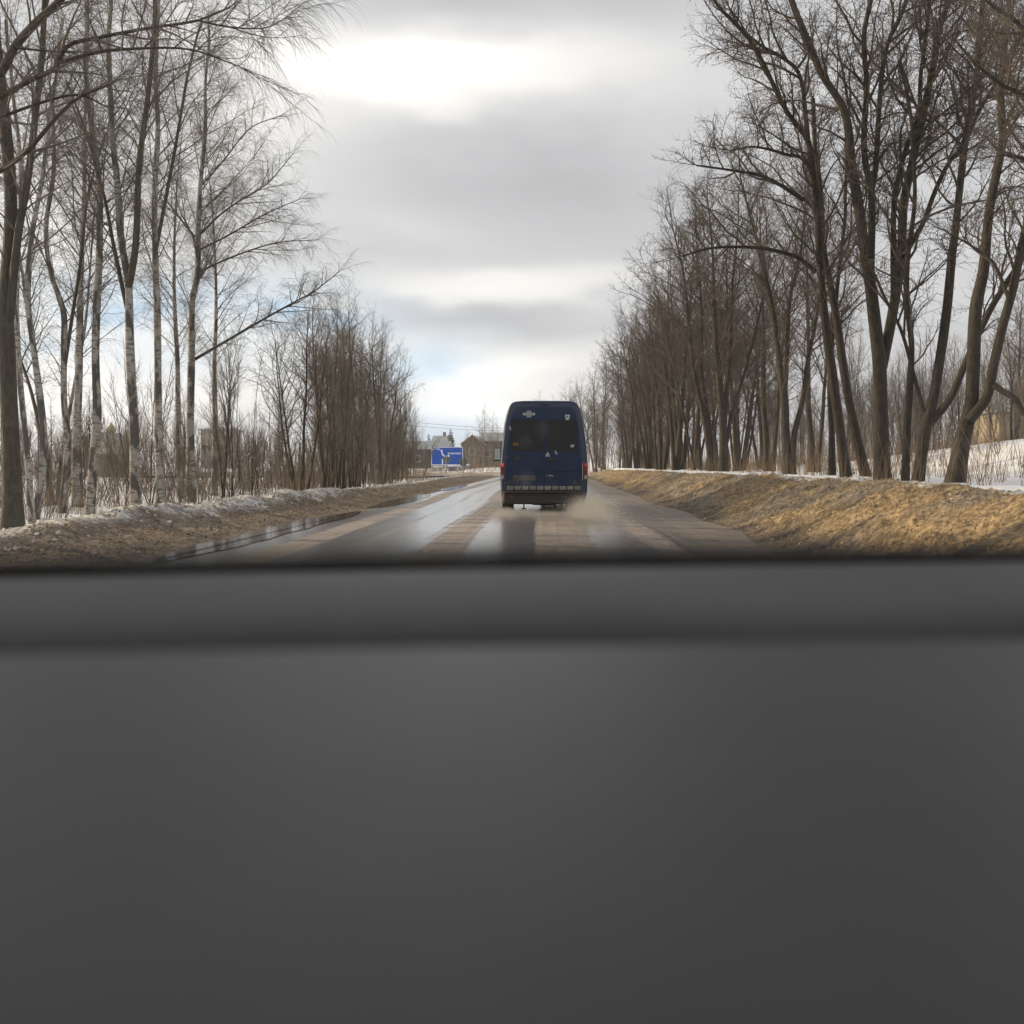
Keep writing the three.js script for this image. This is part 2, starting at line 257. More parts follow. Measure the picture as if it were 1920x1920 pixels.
/* loose clods and litter on both verges */
function scatter(name, n, geo, mat, place, label, category) {
  const im = new THREE.InstancedMesh(geo, mat, n), m = new THREE.Matrix4(), q = new THREE.Quaternion(), e = new THREE.Euler(), s = new THREE.Vector3(), p = new THREE.Vector3(), c = new THREE.Color();
  for (let i = 0; i < n; i++) { const r = place(i, p, e, s, c); q.setFromEuler(e); m.compose(p, q, s); im.setMatrixAt(i, m); if (r) im.setColorAt(i, c); }
  im.name = name; im.castShadow = im.receiveShadow = true; im.userData = { kind: 'stuff', label, category }; scene.add(im); return im;
}
{
  const R = rngOf(301), clod = new THREE.IcosahedronGeometry(1, 1); const cp = clod.attributes.position;
  for (let i = 0; i < cp.count; i++) { const v = new THREE.Vector3().fromBufferAttribute(cp, i), k = 0.7 + 0.55 * vnoise3(v.x * 2 + 5, v.y * 2 + 5, v.z * 2 + 5, 3); cp.setXYZ(i, v.x * k, v.y * k * 0.8, v.z * k); } clod.computeVertexNormals();
  const mat = std(0xffffff, 0.95);
  scatter('bank_clods', 16000, clod, mat, (i, p, e, s, c) => { const Z = 7 + 60 * Math.pow(R(), 1.8), x = 3.2 + 2.6 * Math.pow(R(), 0.9); const r = 0.004 + 0.016 * Math.pow(R(), 4); p.set(x, bankH(x, -Z) + r * 0.2, -Z); e.set(R() * 6, R() * 6, R() * 6); s.set(r * (0.8 + R()), r, r * (0.8 + R())); const d = 0.65 + 0.7 * R(); c.setRGB(0.35 * d, 0.265 * d, 0.155 * d); return 1; }, 'loose sandy clods over the right roadside bank', 'clods');
  scatter('verge_clods', 9000, clod, mat, (i, p, e, s, c) => { const Z = 8 + 60 * Math.pow(R(), 1.6), x = -4.9 - 2.2 * R(); const r = 0.005 + 0.018 * Math.pow(R(), 4); p.set(x, bermH(x, -Z) + r * 0.2, -Z); e.set(R() * 6, R() * 6, R() * 6); s.set(r * (0.8 + R()), r, r * (0.8 + R())); const d = 0.6 + 0.7 * R(); c.setRGB(0.29 * d, 0.225 * d, 0.155 * d); return 1; }, 'loose dirt clods on the left muddy shoulder', 'clods');
  scatter('snow_lumps', 1500, clod, std(0xffffff, 0.85), (i, p, e, s, c) => { const left = i < 1100, Z = left ? 11 + 40 * Math.pow(R(), 1.3) : 9 + 50 * Math.pow(R(), 1.5), x = left ? -6.35 - 1.5 * R() : 5.2 + 1.2 * R(); const r = 0.006 + 0.026 * Math.pow(R(), 4); p.set(x, (left ? bermH : bankH)(x, -Z) + r * 0.15, -Z); e.set(R() * 6, R() * 6, R() * 6); s.set(r * (0.8 + R()), r, r * (0.8 + R())); const d = 0.36 + 0.32 * R(); c.setRGB(d, d * 0.96, d * 0.91); return 1; }, 'broken dirty snow lumps on the crests of both verges', 'snow lumps');
  const blade = new THREE.BufferGeometry(); { const q = [], n = 7; for (let k = 0; k < n; k++) { const a = R() * 6.28, b = 0.4 + 0.5 * R(), h = 0.6 + 0.4 * R(), w = 0.05, cx = Math.cos(a), sx = Math.sin(a), x0 = cx * 0.12, z0 = sx * 0.12, x1 = cx * b * 0.5, z1 = sx * b * 0.5, x2 = cx * b, z2 = sx * b; q.push(x0 - sx * w, 0, z0 + cx * w, x0 + sx * w, 0, z0 - cx * w, x1, h * 0.75, z1, x1 - sx * w * 0.5, h * 0.7, z1 + cx * w * 0.5, x1 + sx * w * 0.5, h * 0.7, z1 - cx * w * 0.5, x2, h * 0.8 * R(), z2); } blade.setAttribute('position', new THREE.Float32BufferAttribute(q, 3)); blade.computeVertexNormals(); }
  scatter('dead_grass', 5200, blade, std(0xffffff, 0.9, { side: THREE.DoubleSide }), (i, p, e, s, c) => { const left = i % 4 === 0, Z = left ? 12 + 40 * R() : 8 + 55 * Math.pow(R(), 1.6), x = left ? -5.7 - 1.6 * R() : 3.6 + 2.1 * R(); const k = fbm(x * 1.3, Z * 0.6, 3, 991); const r = (0.02 + 0.05 * R()) * (k > 0.5 ? 1.2 : 0.4); p.set(x, (left ? bermH : bankH)(x, -Z) - 0.004, -Z); e.set((R() - 0.5) * 0.8, R() * 6, (R() - 0.5) * 0.8); s.set(r, r, r); const d = 0.6 + 0.6 * R(); c.setRGB(0.36 * d, 0.27 * d, 0.15 * d); return 1; }, 'matted dead grass blades on both verges', 'grass');
  const leaf = new THREE.PlaneGeometry(1, 0.6, 2, 1); const lp = leaf.attributes.position; for (let i = 0; i < lp.count; i++) lp.setZ(i, Math.abs(lp.getX(i)) * 0.5); leaf.computeVertexNormals();
  scatter('fallen_leaves', 2200, leaf, std(0xffffff, 0.9, { side: THREE.DoubleSide }), (i, p, e, s, c) => { const Z = 11 + 34 * R(), x = -5.3 - 1.3 * R() - 0.2 * (R() - 0.5); p.set(x, bermH(x, -Z) + 0.012, -Z); e.set(-1.57 + (R() - 0.5) * 1.3, (R() - 0.5), R() * 6); const r = 0.018 + 0.028 * R(); s.set(r, r, r); const d = 0.6 + 0.7 * R(); c.setRGB(0.30 * d, 0.21 * d, 0.115 * d); return 1; }, 'dead leaves trodden into the left shoulder', 'leaves');
}

/* ---------- trees ---------- */
class Geo {
  constructor() { this.p = []; this.n = []; this.u = []; this.i = []; }
  tube(pts, rad, sides, seam = false, flare) {
    const N = pts.length, base = this.p.length / 3, ring = seam ? sides + 1 : sides; let tx, ty, tz, nx = 0, ny = 0, nz = 0, len = 0;
    for (let k = 0; k < N; k++) {
      const a = pts[Math.max(0, k - 1)], b = pts[Math.min(N - 1, k + 1)];
      tx = b.x - a.x; ty = b.y - a.y; tz = b.z - a.z; let l = Math.hypot(tx, ty, tz) || 1; tx /= l; ty /= l; tz /= l;
      if (k === 0) { if (Math.abs(ty) > 0.9) { nx = 1; ny = 0; nz = 0; } else { nx = 0; ny = 1; nz = 0; } } else len += Math.hypot(pts[k].x - pts[k - 1].x, pts[k].y - pts[k - 1].y, pts[k].z - pts[k - 1].z);
      const dt = nx * tx + ny * ty + nz * tz; nx -= dt * tx; ny -= dt * ty; nz -= dt * tz; l = Math.hypot(nx, ny, nz) || 1; nx /= l; ny /= l; nz /= l;
      const bx = ty * nz - tz * ny, by = tz * nx - tx * nz, bz = tx * ny - ty * nx;
      for (let s = 0; s < ring; s++) {
        const an = (s % sides) / sides * 6.2832, c = Math.cos(an), q = Math.sin(an), r = rad[k] * (flare ? flare(an, k, pts[k]) : 1);
        const vx = nx * c + bx * q, vy = ny * c + by * q, vz = nz * c + bz * q;
        this.p.push(pts[k].x + vx * r, pts[k].y + vy * r, pts[k].z + vz * r); this.n.push(vx, vy, vz); this.u.push(s / sides, len);
      }
    }
    for (let k = 0; k < N - 1; k++) for (let s = 0; s < sides; s++) { const a = base + k * ring + s, b = base + k * ring + (seam ? s + 1 : (s + 1) % sides); this.i.push(a, b, a + ring, b, b + ring, a + ring); }
  }
  get tris() { return this.i.length / 3; }
  build(off) { const g = new THREE.BufferGeometry(); const p = new Float32Array(this.p); if (off) for (let k = 0; k < p.length; k += 3) { p[k] -= off.x; p[k + 1] -= off.y; p[k + 2] -= off.z; } g.setAttribute('position', new THREE.BufferAttribute(p, 3)); g.setAttribute('normal', new THREE.BufferAttribute(new Float32Array(this.n), 3)); g.setAttribute('uv', new THREE.BufferAttribute(new Float32Array(this.u), 2)); g.setIndex(this.i); return g; }
}
const V = (x, y, z) => new THREE.Vector3(x, y, z);
const birchBark = tex(256, 1024, (u, v) => {
  const n = fbm(u * 6, v * 24, 4, 201, 6, 24), fine = fbm(u * 4, v * 150, 3, 203, 4, 150), big = fbm(u * 3, v * 7, 4, 205, 3, 7);
  let c = [0.40, 0.38, 0.345].map((q) => q * (0.55 + 0.7 * n));
  const lent = sstep(0.55, 0.66, fine * 0.75 + vnoise(u * 7, v * 60, 207, 7, 60) * 0.25), scar = sstep(0.50, 0.62, big + 0.25 * (n - 0.5));
  const k = Math.max(lent * 0.8, scar * 0.93);
  return [lerp(c[0], 0.07, k), lerp(c[1], 0.062, k), lerp(c[2], 0.055, k)];
}, { srgb: true, ry: 0.25 });
const darkBark = tex(256, 512, (u, v) => { const f = fbm(u * 22, v * 14, 4, 211, 22, 14), b = fbm(u * 5, v * 6, 3, 213, 5, 6), m = sstep(0.55, 0.72, fbm(u * 8, v * 9, 4, 215, 8, 9)); const d = lerp(0.45, 1.25, f) * lerp(0.8, 1.2, b); const c = [0.145 * d, 0.118 * d, 0.09 * d]; return [lerp(c[0], 0.16, m * 0.6), lerp(c[1], 0.155, m * 0.6), lerp(c[2], 0.115, m * 0.6)]; }, { srgb: true, ry: 0.6 });
const barkBump = cl(tex(256, 512, (u, v) => fbm(u * 22, v * 14, 4, 211, 22, 14)), 1, 0.6);
const MAT = {
  birch: std(0xffffff, 0.85, { map: birchBark, bumpMap: cl(fineBump, 1, 1), bumpScale: 0.008 }),
  birchLimb: std(lin(0.55, 0.53, 0.51), 0.85, { map: darkBark, bumpMap: barkBump, bumpScale: 0.01 }),
  greyBark: std(lin(0.62, 0.66, 0.70), 0.9, { map: darkBark, bumpMap: barkBump, bumpScale: 0.03 }),
  bark: std(lin(0.33, 0.31, 0.30), 0.9, { map: darkBark, bumpMap: barkBump, bumpScale: 0.025 }),
  twigBirch: std(lin(0.13, 0.115, 0.10), 0.8), twigAlder: std(lin(0.078, 0.062, 0.050), 0.8), twigWillow: std(lin(0.135, 0.115, 0.092), 0.8), twigShrub: std(lin(0.145, 0.115, 0.09), 0.85),
};
function grow(p, d, len, n, wig, grav, R) {
  const pts = [p.clone()], dir = d.clone(), q = p.clone(), st = len / n;
  for (let i = 0; i < n; i++) { dir.x += (R() - 0.5) * wig; dir.y += (R() - 0.5) * wig + grav; dir.z += (R() - 0.5) * wig; dir.normalize(); q.addScaledVector(dir, st); pts.push(q.clone()); }
  return pts;
}
const STYLE = {
  birch: { wig: [0, 0.34, 0.55, 0.5], grav: [0, 0.015, -0.05, -0.42], gap: [0.28, 0.16, 0.066], ang: [0, [0.6, 1.0], [0.5, 0.95], [0.3, 0.9]], len: [0, 3.0, 1.1, 0.62], rad: [0, 0.017, 0.0058, 0.0031], seg: [0, 6, 4, 3], lift: 0.25, catkin: 0, trunk: MAT.birch, limb: MAT.birchLimb, twig: MAT.twigBirch },
  alder: { wig: [0, 0.55, 0.75, 0.7], grav: [0, 0.05, 0.02, -0.05], gap: [0.31, 0.19, 0.078], ang: [0, [0.6, 1.15], [0.55, 1.1], [0.5, 1.1]], len: [0, 2.9, 1.15, 0.52], rad: [0, 0.028, 0.0100, 0.0050], seg: [0, 7, 4, 2], lift: 0.25, catkin: 0.5, trunk: MAT.bark, twig: MAT.twigAlder },
  willow: { wig: [0, 0.4, 0.5, 0.45], grav: [0, 0.10, 0.08, 0.06], gap: [0.30, 0.22, 0.12], ang: [0, [0.35, 0.85], [0.4, 0.8], [0.3, 0.8]], len: [0, 2.6, 1.05, 0.55], rad: [0, 0.022, 0.010, 0.0062], seg: [0, 6, 3, 2], lift: 0.4, catkin: 0, trunk: MAT.bark, twig: MAT.twigWillow },
};
const tmpA = V(0, 0, 0), tmpB = V(0, 0, 0);
function sideDir(t, ang, R, lift, bias) {
  const a = Math.abs(t.y) > 0.85 ? tmpA.set(1, 0, 0) : tmpA.set(0, 1, 0), n = tmpB.crossVectors(t, a).normalize(), b = V(0, 0, 0).crossVectors(t, n), ph = R() * 6.2832;
  const d = t.clone().multiplyScalar(Math.cos(ang)).addScaledVector(n, Math.sin(ang) * Math.cos(ph)).addScaledVector(b, Math.sin(ang) * Math.sin(ph));
  d.y += lift; if (bias) d.addScaledVector(bias, 1); return d.normalize();
}
function branch(g, R, p, d, len, r, lvl, S, dens) {
  const n = S.seg[lvl], pts = grow(p, d, len, n, S.wig[lvl] * (lvl < 3 ? 1 : 1), S.grav[lvl], R), rad = pts.map((_, i) => r * (1 - 0.78 * i / n));
  g.tube(pts, rad, lvl === 1 ? 5 : 3);
  if (lvl === 3) { if (S.catkin && R() < S.catkin) { const q = pts[1 + ((R() * (n - 1)) | 0)], l = 0.025 + 0.045 * R(); g.tube([q, V(q.x + (R() - 0.5) * 0.02, q.y - l * 0.5, q.z), V(q.x, q.y - l, q.z)], [0.003, 0.0085, 0.002], 3); } return; }
  const gap = S.gap[lvl] / dens; let s = gap * (0.4 + R());
  while (s < len) {
    const f = s / len * n, k = Math.min(n - 1, f | 0), q = pts[k].clone().lerp(pts[k + 1], f - k), t = pts[k + 1].clone().sub(pts[k]).normalize(), [a0, a1] = S.ang[lvl + 1];
    const cl2 = S.len[lvl + 1] * (lvl === 1 ? Math.min(1, 0.45 + len / 4) : 1) * (1 - 0.55 * s / len) * (0.5 + 0.9 * R());
    branch(g, R, q, sideDir(t, a0 + (a1 - a0) * R(), R, S.lift * (lvl === 1 ? 0.5 : 0.15)), cl2, Math.min(S.rad[lvl + 1], rad[k] * 0.8), lvl + 1, S, dens);
    s += gap * (0.55 + 0.9 * R());
  }
}
function smoothPath(pts, n) { return new THREE.CatmullRomCurve3(pts, false, 'centripetal').getPoints(n); }
/* clothe a stem with branches from the fraction t0 upwards */
function clothe(g, R, pts, rads, t0, S, dens, spread, bias) {
  let total = 0; const cum = [0]; for (let i = 1; i < pts.length; i++) { total += pts[i].distanceTo(pts[i - 1]); cum.push(total); }
  let s = total * t0, k = 0; const gap = S.gap[0] / dens;
  while (s < total) {
    while (k < pts.length - 2 && cum[k + 1] < s) k++;
    const f = (s - cum[k]) / (cum[k + 1] - cum[k] || 1), q = pts[k].clone().lerp(pts[k + 1], f), t = pts[k + 1].clone().sub(pts[k]).normalize(), fr = s / total, [a0, a1] = S.ang[1];
    const prof = (0.35 + 0.65 * sstep(t0, t0 + 0.25, fr)) * (1 - 0.72 * sstep(0.45, 1, fr)), len = S.len[1] * spread * prof * (0.55 + 0.8 * R());
    branch(g, R, q, sideDir(t, a0 + (a1 - a0) * R(), R, S.lift, bias), len, Math.min(S.rad[1] * (0.6 + 0.7 * prof), lerp(rads[k], rads[k + 1], f) * 0.75), 1, S, dens);
    s += gap * (0.5 + R());
  }
  const e = pts[pts.length - 1], t = e.clone().sub(pts[pts.length - 2]).normalize();
  for (let i = 0; i < 3; i++) branch(g, R, e, sideDir(t, 0.15 + 0.35 * R(), R, 0.1), S.len[2] * (0.8 + 0.5 * R()), Math.min(S.rad[2], rads[rads.length - 1]), 2, S, dens);
}
const flareOf = (h0, amt, seed) => (an, k, p) => 1 + amt * Math.exp(-Math.max(0, p.y - h0) / 0.28) * (0.6 + 0.4 * Math.sin(an * 3 + seed)) + 0.06 * Math.sin(an * 2 + p.y * 1.7 + seed);
let triCount = 0;
/* a tree traced as stems [[px, py]...] of the photograph, at its own distance */
function traced(name, label, Z, o) {
  const R = rngOf(o.seed), S = STYLE[o.style], crown = new Geo(), base = at(o.stems[0].px[0][0], o.stems[0].px[0][1], Z); const gy = groundH(base.x, base.z); base.y = gy - 0.06;
  const t = thing(name, label, 'tree', [base.x, base.y, base.z], 0, o.group);
  for (const st of o.stems) {
    const g = new Geo(), n = st.px.length; let drift = st.z0 || 0; const slope = st.dz !== undefined ? st.dz : (R() - 0.5) * 1.6;
    let raw = st.px.map(([x, y], i) => at(x, y, Z + drift + slope * i / (n - 1) + (i ? (R() - 0.5) * 0.25 : 0)));
    if (!st.limb) raw[0].y = gy - 0.08;
    let ext = st.ext || 0;
    if (ext) { const d = raw[n - 1].clone().sub(raw[n - 2]).normalize(); d.y += 0.25; raw = raw.concat(grow(raw[n - 1], d.normalize(), ext, 4, 0.22, 0.03, R).slice(1)); }
    const pts = smoothPath(raw, Math.max(10, raw.length * 4)); let tot = 0; const cum = pts.map((p, i) => (i ? (tot += p.distanceTo(pts[i - 1])) : 0));
    const r0 = st.w * 0.5 * Z / FPX, r1 = st.w1 !== undefined ? st.w1 * 0.5 * Z / FPX : 0.012, rads = cum.map((c) => lerp(r0, r1, Math.pow(c / tot, st.pow || 0.9)));
    g.tube(pts, rads, st.w * Z / FPX > 0.12 ? 10 : 7, true, st.limb ? undefined : flareOf(gy, o.flare ?? 0.35, o.seed + st.w));
    const du = R(), dv = R() * 9; for (let q = 0; q < g.u.length; q += 2) { g.u[q] += du; g.u[q + 1] += dv; }
    mesh(st.limb ? 'limb' : 'trunk', g.build(base), o.trunk || st.limb && S.limb || S.trunk, t); triCount += g.tris;
    clothe(crown, R, pts, rads, st.t0 ?? 0.3, { ...S, len: [0, st.len ?? S.len[1], S.len[2], S.len[3]] }, (st.dens ?? 1) * (o.dens ?? 1), st.spread ?? 1, st.bias);
  }
  mesh('crown', crown.build(base), S.twig, t); triCount += crown.tris;
  return t;
}
/* a tree grown at the origin, to be copied */
function proto(style, o) {
  const R = rngOf(o.seed), S = { ...STYLE[style], ...(o.S || {}) }, t = new THREE.Group(), crown = new Geo();
  for (let k = 0; k < (o.stems || 1); k++) {
    const g = new Geo(), a = R() * 6.28, lean = (o.lean ?? 0.05) * (k ? 1 : 0.4), H = o.h * (k ? 0.75 + 0.3 * R() : 1), p0 = V(Math.cos(a) * (k ? o.gather ?? 0.25 : 0), -0.25, Math.sin(a) * (k ? o.gather ?? 0.25 : 0));
    const pts = smoothPath(grow(p0, V(Math.cos(a) * lean, 1, Math.sin(a) * lean).normalize(), H, 8, o.wob ?? 0.12, 0.03, R), 20), rads = pts.map((_, i) => lerp(o.r * (k ? 0.7 : 1), 0.008, Math.pow(i / 20, 0.85)));
    g.tube(pts, rads, o.sides || 7, true, o.r > 0.08 ? flareOf(0, 0.3, k) : undefined); mesh('trunk', g.build(), o.trunk || S.trunk, t); triCount += g.tris;
    clothe(crown, R, pts, rads, o.t0 ?? 0.3, S, o.dens ?? 1, o.spread ?? 1);
  }
  mesh('crown', crown.build(), o.twig || S.twig, t); triCount += crown.tris; return t;
}
const placed = [];
function plant(p, name, label, category, x, z, { s = 1, sy = 1, turn = 0, group, dy = 0 } = {}) {
  const t = p.clone(); t.name = numbered(name); t.position.set(x, groundH(x, z) - 0.03 + dy, z); t.rotation.y = turn; t.scale.set(s, s * sy, s); t.userData = { label, category }; if (group) t.userData.group = group; scene.add(t); return t;
}

// --- left: the row of birches ---
const ROADWARD = V(0.25, 0.05, 0.05);
traced('birch_tree', 'thick grey birch trunk at the left picture edge behind the snow berm', 16.8, { seed: 11, style: 'birch', trunk: MAT.greyBark, stems: [
  { px: [[24, 1003], [20, 835], [14, 697], [10, 560], [17, 481], [20, 361], [6, 200], [-8, 60]], w: 40, w1: 9, ext: 3, t0: 0.4, dens: 0.8 },
  { px: [[14, 640], [34, 440], [52, 337], [66, 220], [79, 103], [84, 0]], w: 17, w1: 6, ext: 3, limb: true, t0: 0.15, dens: 0.8 }] });
traced('birch_tree', 'old birch beyond the left picture edge reaching long limbs over the verge', 13.2, { seed: 12, style: 'birch', stems: [
  { px: [[-190, 1010], [-195, 700], [-185, 400], [-170, 100], [-160, -100]], w: 56, w1: 14, ext: 4, t0: 0.55, dens: 0.5 },
  { px: [[-185, 300], [-90, 215], [0, 182], [55, 151], [103, 127], [127, 86], [192, 69], [282, 52], [371, 38], [430, 14]], w: 15, w1: 3.5, limb: true, t0: 0.3, len: 1.3, dens: 0.9 },
  { px: [[371, 38], [426, 50], [498, 52], [532, 36]], w: 4.5, w1: 1.5, limb: true, t0: 0.1, len: 1.0, dens: 1.5 },
  { px: [[113, 117], [172, 100], [258, 91], [357, 93], [447, 124]], w: 8, w1: 2, limb: true, t0: 0.1, len: 1.2, dens: 1.1 },
  { px: [[-170, 240], [-60, 175], [0, 137], [27, 89], [69, 41], [113, 0], [150, -60]], w: 20, w1: 9, ext: 2, limb: true, t0: 0.3, len: 1.4 },
  { px: [[-190, 430], [-80, 355], [0, 320], [52, 282], [103, 223], [144, 186], [206, 158]], w: 16, w1: 4, limb: true, t0: 0.35, len: 1.4 },
  { px: [[-188, 330], [-60, 240], [0, 220], [79, 192], [144, 178], [200, 200]], w: 11, w1: 3, limb: true, t0: 0.3, len: 1.2 },
  { px: [[27, 89], [80, 95], [140, 99]], w: 5, w1: 3, limb: true, t0: 0.2, len: 0.9 }] });
traced('birch_tree', 'slim white barked birch just right of the edge trunk', 21, { seed: 13, style: 'birch', stems: [{ px: [[60, 975], [50, 840], [38, 720], [31, 594], [34, 470], [40, 340], [30, 220]], w: 13, w1: 6, ext: 2, t0: 0.45, dens: 0.7 }] });
traced('birch_tree', 'leaning forked birch with a bowed stem behind the left berm', 23, { seed: 14, style: 'birch', stems: [{ px: [[66, 962], [82, 845], [76, 749], [62, 646], [52, 560], [60, 440], [80, 330], [96, 200]], w: 15, w1: 6, ext: 2, t0: 0.35, dens: 0.7 }, { px: [[80, 830], [60, 740], [44, 690]], w: 8, w1: 4, ext: 2, limb: true, t0: 0.3, dens: 0.7 }] });
traced('birch_tree', 'grey birch with a spreading fork low down amid the bushes', 26, { seed: 15, style: 'birch', stems: [{ px: [[116, 968], [127, 835], [120, 749], [120, 646], [119, 584], [96, 515], [86, 430], [100, 330]], w: 15, w1: 6, ext: 2, t0: 0.3, dens: 0.7 }, { px: [[121, 690], [136, 590], [150, 500], [158, 420]], w: 8, w1: 4, ext: 2.5, limb: true, t0: 0.2, dens: 0.7 }] });
traced('birch_tree', 'white and black birch with thick straight trunk, fifth from the left', 25.5, { seed: 16, style: 'birch', stems: [{ px: [[168, 952], [175, 869], [182, 783], [179, 663], [182, 560], [186, 481], [186, 344], [172, 240], [160, 120]], w: 19, w1: 7, ext: 3, t0: 0.32, dens: 0.9 }] });
traced('birch_tree', 'birch with white patched trunk splitting into a tall narrow fork', 24.8, { seed: 17, style: 'birch', stems: [
  { px: [[254, 958], [251, 800], [244, 663], [242, 560], [241, 533], [227, 447], [220, 344], [213, 275], [206, 160], [204, 60]], w: 21, w1: 6, ext: 3, t0: 0.42, dens: 0.9 },
  { px: [[241, 540], [254, 464], [261, 309], [272, 223], [282, 137], [290, 30]], w: 14, w1: 5, ext: 3, limb: true, t0: 0.1, dens: 0.9 },
  { px: [[243, 600], [215, 470], [196, 370]], w: 9, w1: 4, ext: 3, limb: true, t0: 0.15, dens: 0.8 }] });
traced('birch_tree', 'tall straight white birch standing beside the narrow forked birch', 29, { seed: 18, style: 'birch', stems: [{ px: [[302, 945], [297, 800], [296, 663], [294, 560], [292, 515], [290, 361], [296, 241], [292, 137], [296, 20]], w: 17, w1: 6, ext: 3, t0: 0.3, dens: 0.95 }, { px: [[290, 480], [315, 350], [335, 240], [350, 150]], w: 8, w1: 4, ext: 2, limb: true, t0: 0.2, dens: 0.8 }] });
traced('birch_tree', 'dark birch with long low bough stretching towards the road', 34, { seed: 19, style: 'birch', stems: [
  { px: [[357, 915], [357, 766], [359, 680], [361, 560], [370, 515], [371, 430], [376, 344], [385, 241], [385, 155], [392, 80]], w: 18, w1: 4, ext: 0.8, t0: 0.28, dens: 1.15, spread: 1.25, bias: V(0.3, 0.05, 0) },
  { px: [[361, 676], [430, 636], [495, 598], [564, 560], [584, 550], [636, 509]], w: 6.5, w1: 1.5, limb: true, t0: 0.2, len: 1.7, dens: 1.1, dz: -2 },
  { px: [[370, 445], [410, 405], [447, 378], [500, 345], [548, 290]], w: 4.2, w1: 1.2, limb: true, t0: 0.2, len: 1.5, dens: 1.1, dz: -1.5 },
  { px: [[371, 470], [430, 440], [500, 400], [565, 372]], w: 4.2, w1: 1.2, limb: true, t0: 0.2, len: 1.5, dens: 1.1, dz: -1 },
  { px: [[372, 510], [440, 480], [520, 455], [595, 450]], w: 4.2, w1: 1.2, limb: true, t0: 0.2, len: 1.5, dens: 1.1, dz: 1 },
  { px: [[376, 350], [420, 300], [470, 240], [528, 216]], w: 3.8, w1: 1.2, limb: true, t0: 0.2, len: 1.4, dens: 1.1 },
  { px: [[370, 450], [330, 400], [300, 360]], w: 5, w1: 2, limb: true, t0: 0.2, len: 1.4 }] });

// --- right: the row of many-stemmed alders ---
const TL = V(-0.18, 0.02, 0.05);
traced('alder_tree', 'many stemmed leaning tree with thick base above the bank, third clump from the right', 26.5, { seed: 31, style: 'alder', flare: 0.25, stems: [
  { px: [[1587, 900], [1573, 792], [1562, 711], [1549, 616], [1541, 535], [1537, 467], [1532, 388], [1523, 316], [1515, 265], [1474, 207], [1410, 81], [1345, 10]], w: 21, w1: 4, ext: 1, t0: 0.32, dz: -1.5, bias: TL },
  { px: [[1625, 900], [1606, 819], [1587, 724], [1573, 630], [1560, 548], [1546, 480], [1540, 400]], w: 20, w1: 8, ext: 3, t0: 0.3, dz: 0.6, z0: 0.5 },
  { px: [[1515, 265], [1511, 220], [1497, 136], [1470, 110], [1429, 87]], w: 9, w1: 4, ext: 1.2, limb: true, t0: 0.1, z0: -1.4, dz: 0.5, dens: 1.1 },
  { px: [[1507, 375], [1460, 345], [1429, 330], [1377, 320], [1306, 310]], w: 8, w1: 3, limb: true, t0: 0.2, len: 1.8, z0: -1.2, dz: -0.5, dens: 1.2 },
  { px: [[1530, 510], [1495, 483], [1454, 470], [1414, 464], [1335, 465], [1280, 480]], w: 9, w1: 3, limb: true, t0: 0.25, len: 1.8, z0: -0.6, dz: 0, dens: 1.1 },
  { px: [[1524, 320], [1500, 295], [1481, 291], [1413, 275], [1370, 282]], w: 7, w1: 3, limb: true, t0: 0.2, len: 1.6, z0: -1.2, dz: 0.6, dens: 1.2 }] });
traced('alder_tree', 'slender dark trunk close against the leaning many stemmed tree', 28, { seed: 32, style: 'alder', stems: [{ px: [[1560, 898], [1560, 819], [1556, 738], [1560, 640], [1572, 520], [1585, 400]], w: 13, w1: 4, ext: 2, t0: 0.4, dens: 0.8 }] });
traced('alder_tree', 'stout straight trunk forking into two tall crowns above the bank', 25, { seed: 33, style: 'alder', flare: 0.2, stems: [
  { px: [[1655, 903], [1652, 792], [1649, 684], [1640, 602], [1630, 521], [1623, 484], [1610, 388], [1597, 310], [1584, 210], [1539, 136], [1526, 103], [1500, 42], [1484, 0]], w: 31, w1: 6, ext: 3, t0: 0.4, dz: -1, pow: 0.8, bias: TL },
  { px: [[1632, 530], [1633, 484], [1634, 355], [1623, 310], [1620, 258], [1625, 161], [1620, 65], [1633, 0]], w: 15, w1: 6, ext: 3, limb: true, t0: 0.1, z0: -0.3, dz: 0.8 },
  { px: [[1634, 360], [1642, 310], [1649, 194], [1662, 90], [1688, 32], [1700, 0]], w: 11, w1: 6, ext: 3, limb: true, t0: 0.1, z0: 0.2, dz: 1 },
  { px: [[1653, 690], [1671, 602], [1682, 535], [1690, 484], [1694, 388], [1710, 307], [1726, 233], [1749, 129], [1759, 65], [1778, 0]], w: 21, w1: 7, ext: 3.5, limb: true, t0: 0.2, dz: 0.8 },
  { px: [[1676, 560], [1675, 468], [1678, 371], [1700, 275], [1723, 210], [1726, 145]], w: 12, w1: 5, ext: 3, limb: true, t0: 0.15, dz: -0.7 },
  { px: [[1694, 480], [1730, 420], [1752, 362], [1778, 307], [1807, 271], [1830, 220], [1856, 174], [1890, 120]], w: 10, w1: 4, ext: 2, limb: true, t0: 0.25, dz: -0.5, dens: 1.2 }] });
traced('alder_tree', 'slim brown trunk rising between the stout forked trunk and the leaning pair', 23.5, { seed: 34, style: 'alder', stems: [{ px: [[1698, 906], [1700, 819], [1706, 724], [1709, 643], [1700, 562], [1702, 480], [1715, 380], [1712, 280]], w: 15, w1: 5, ext: 2, t0: 0.35, dens: 0.8 }] });
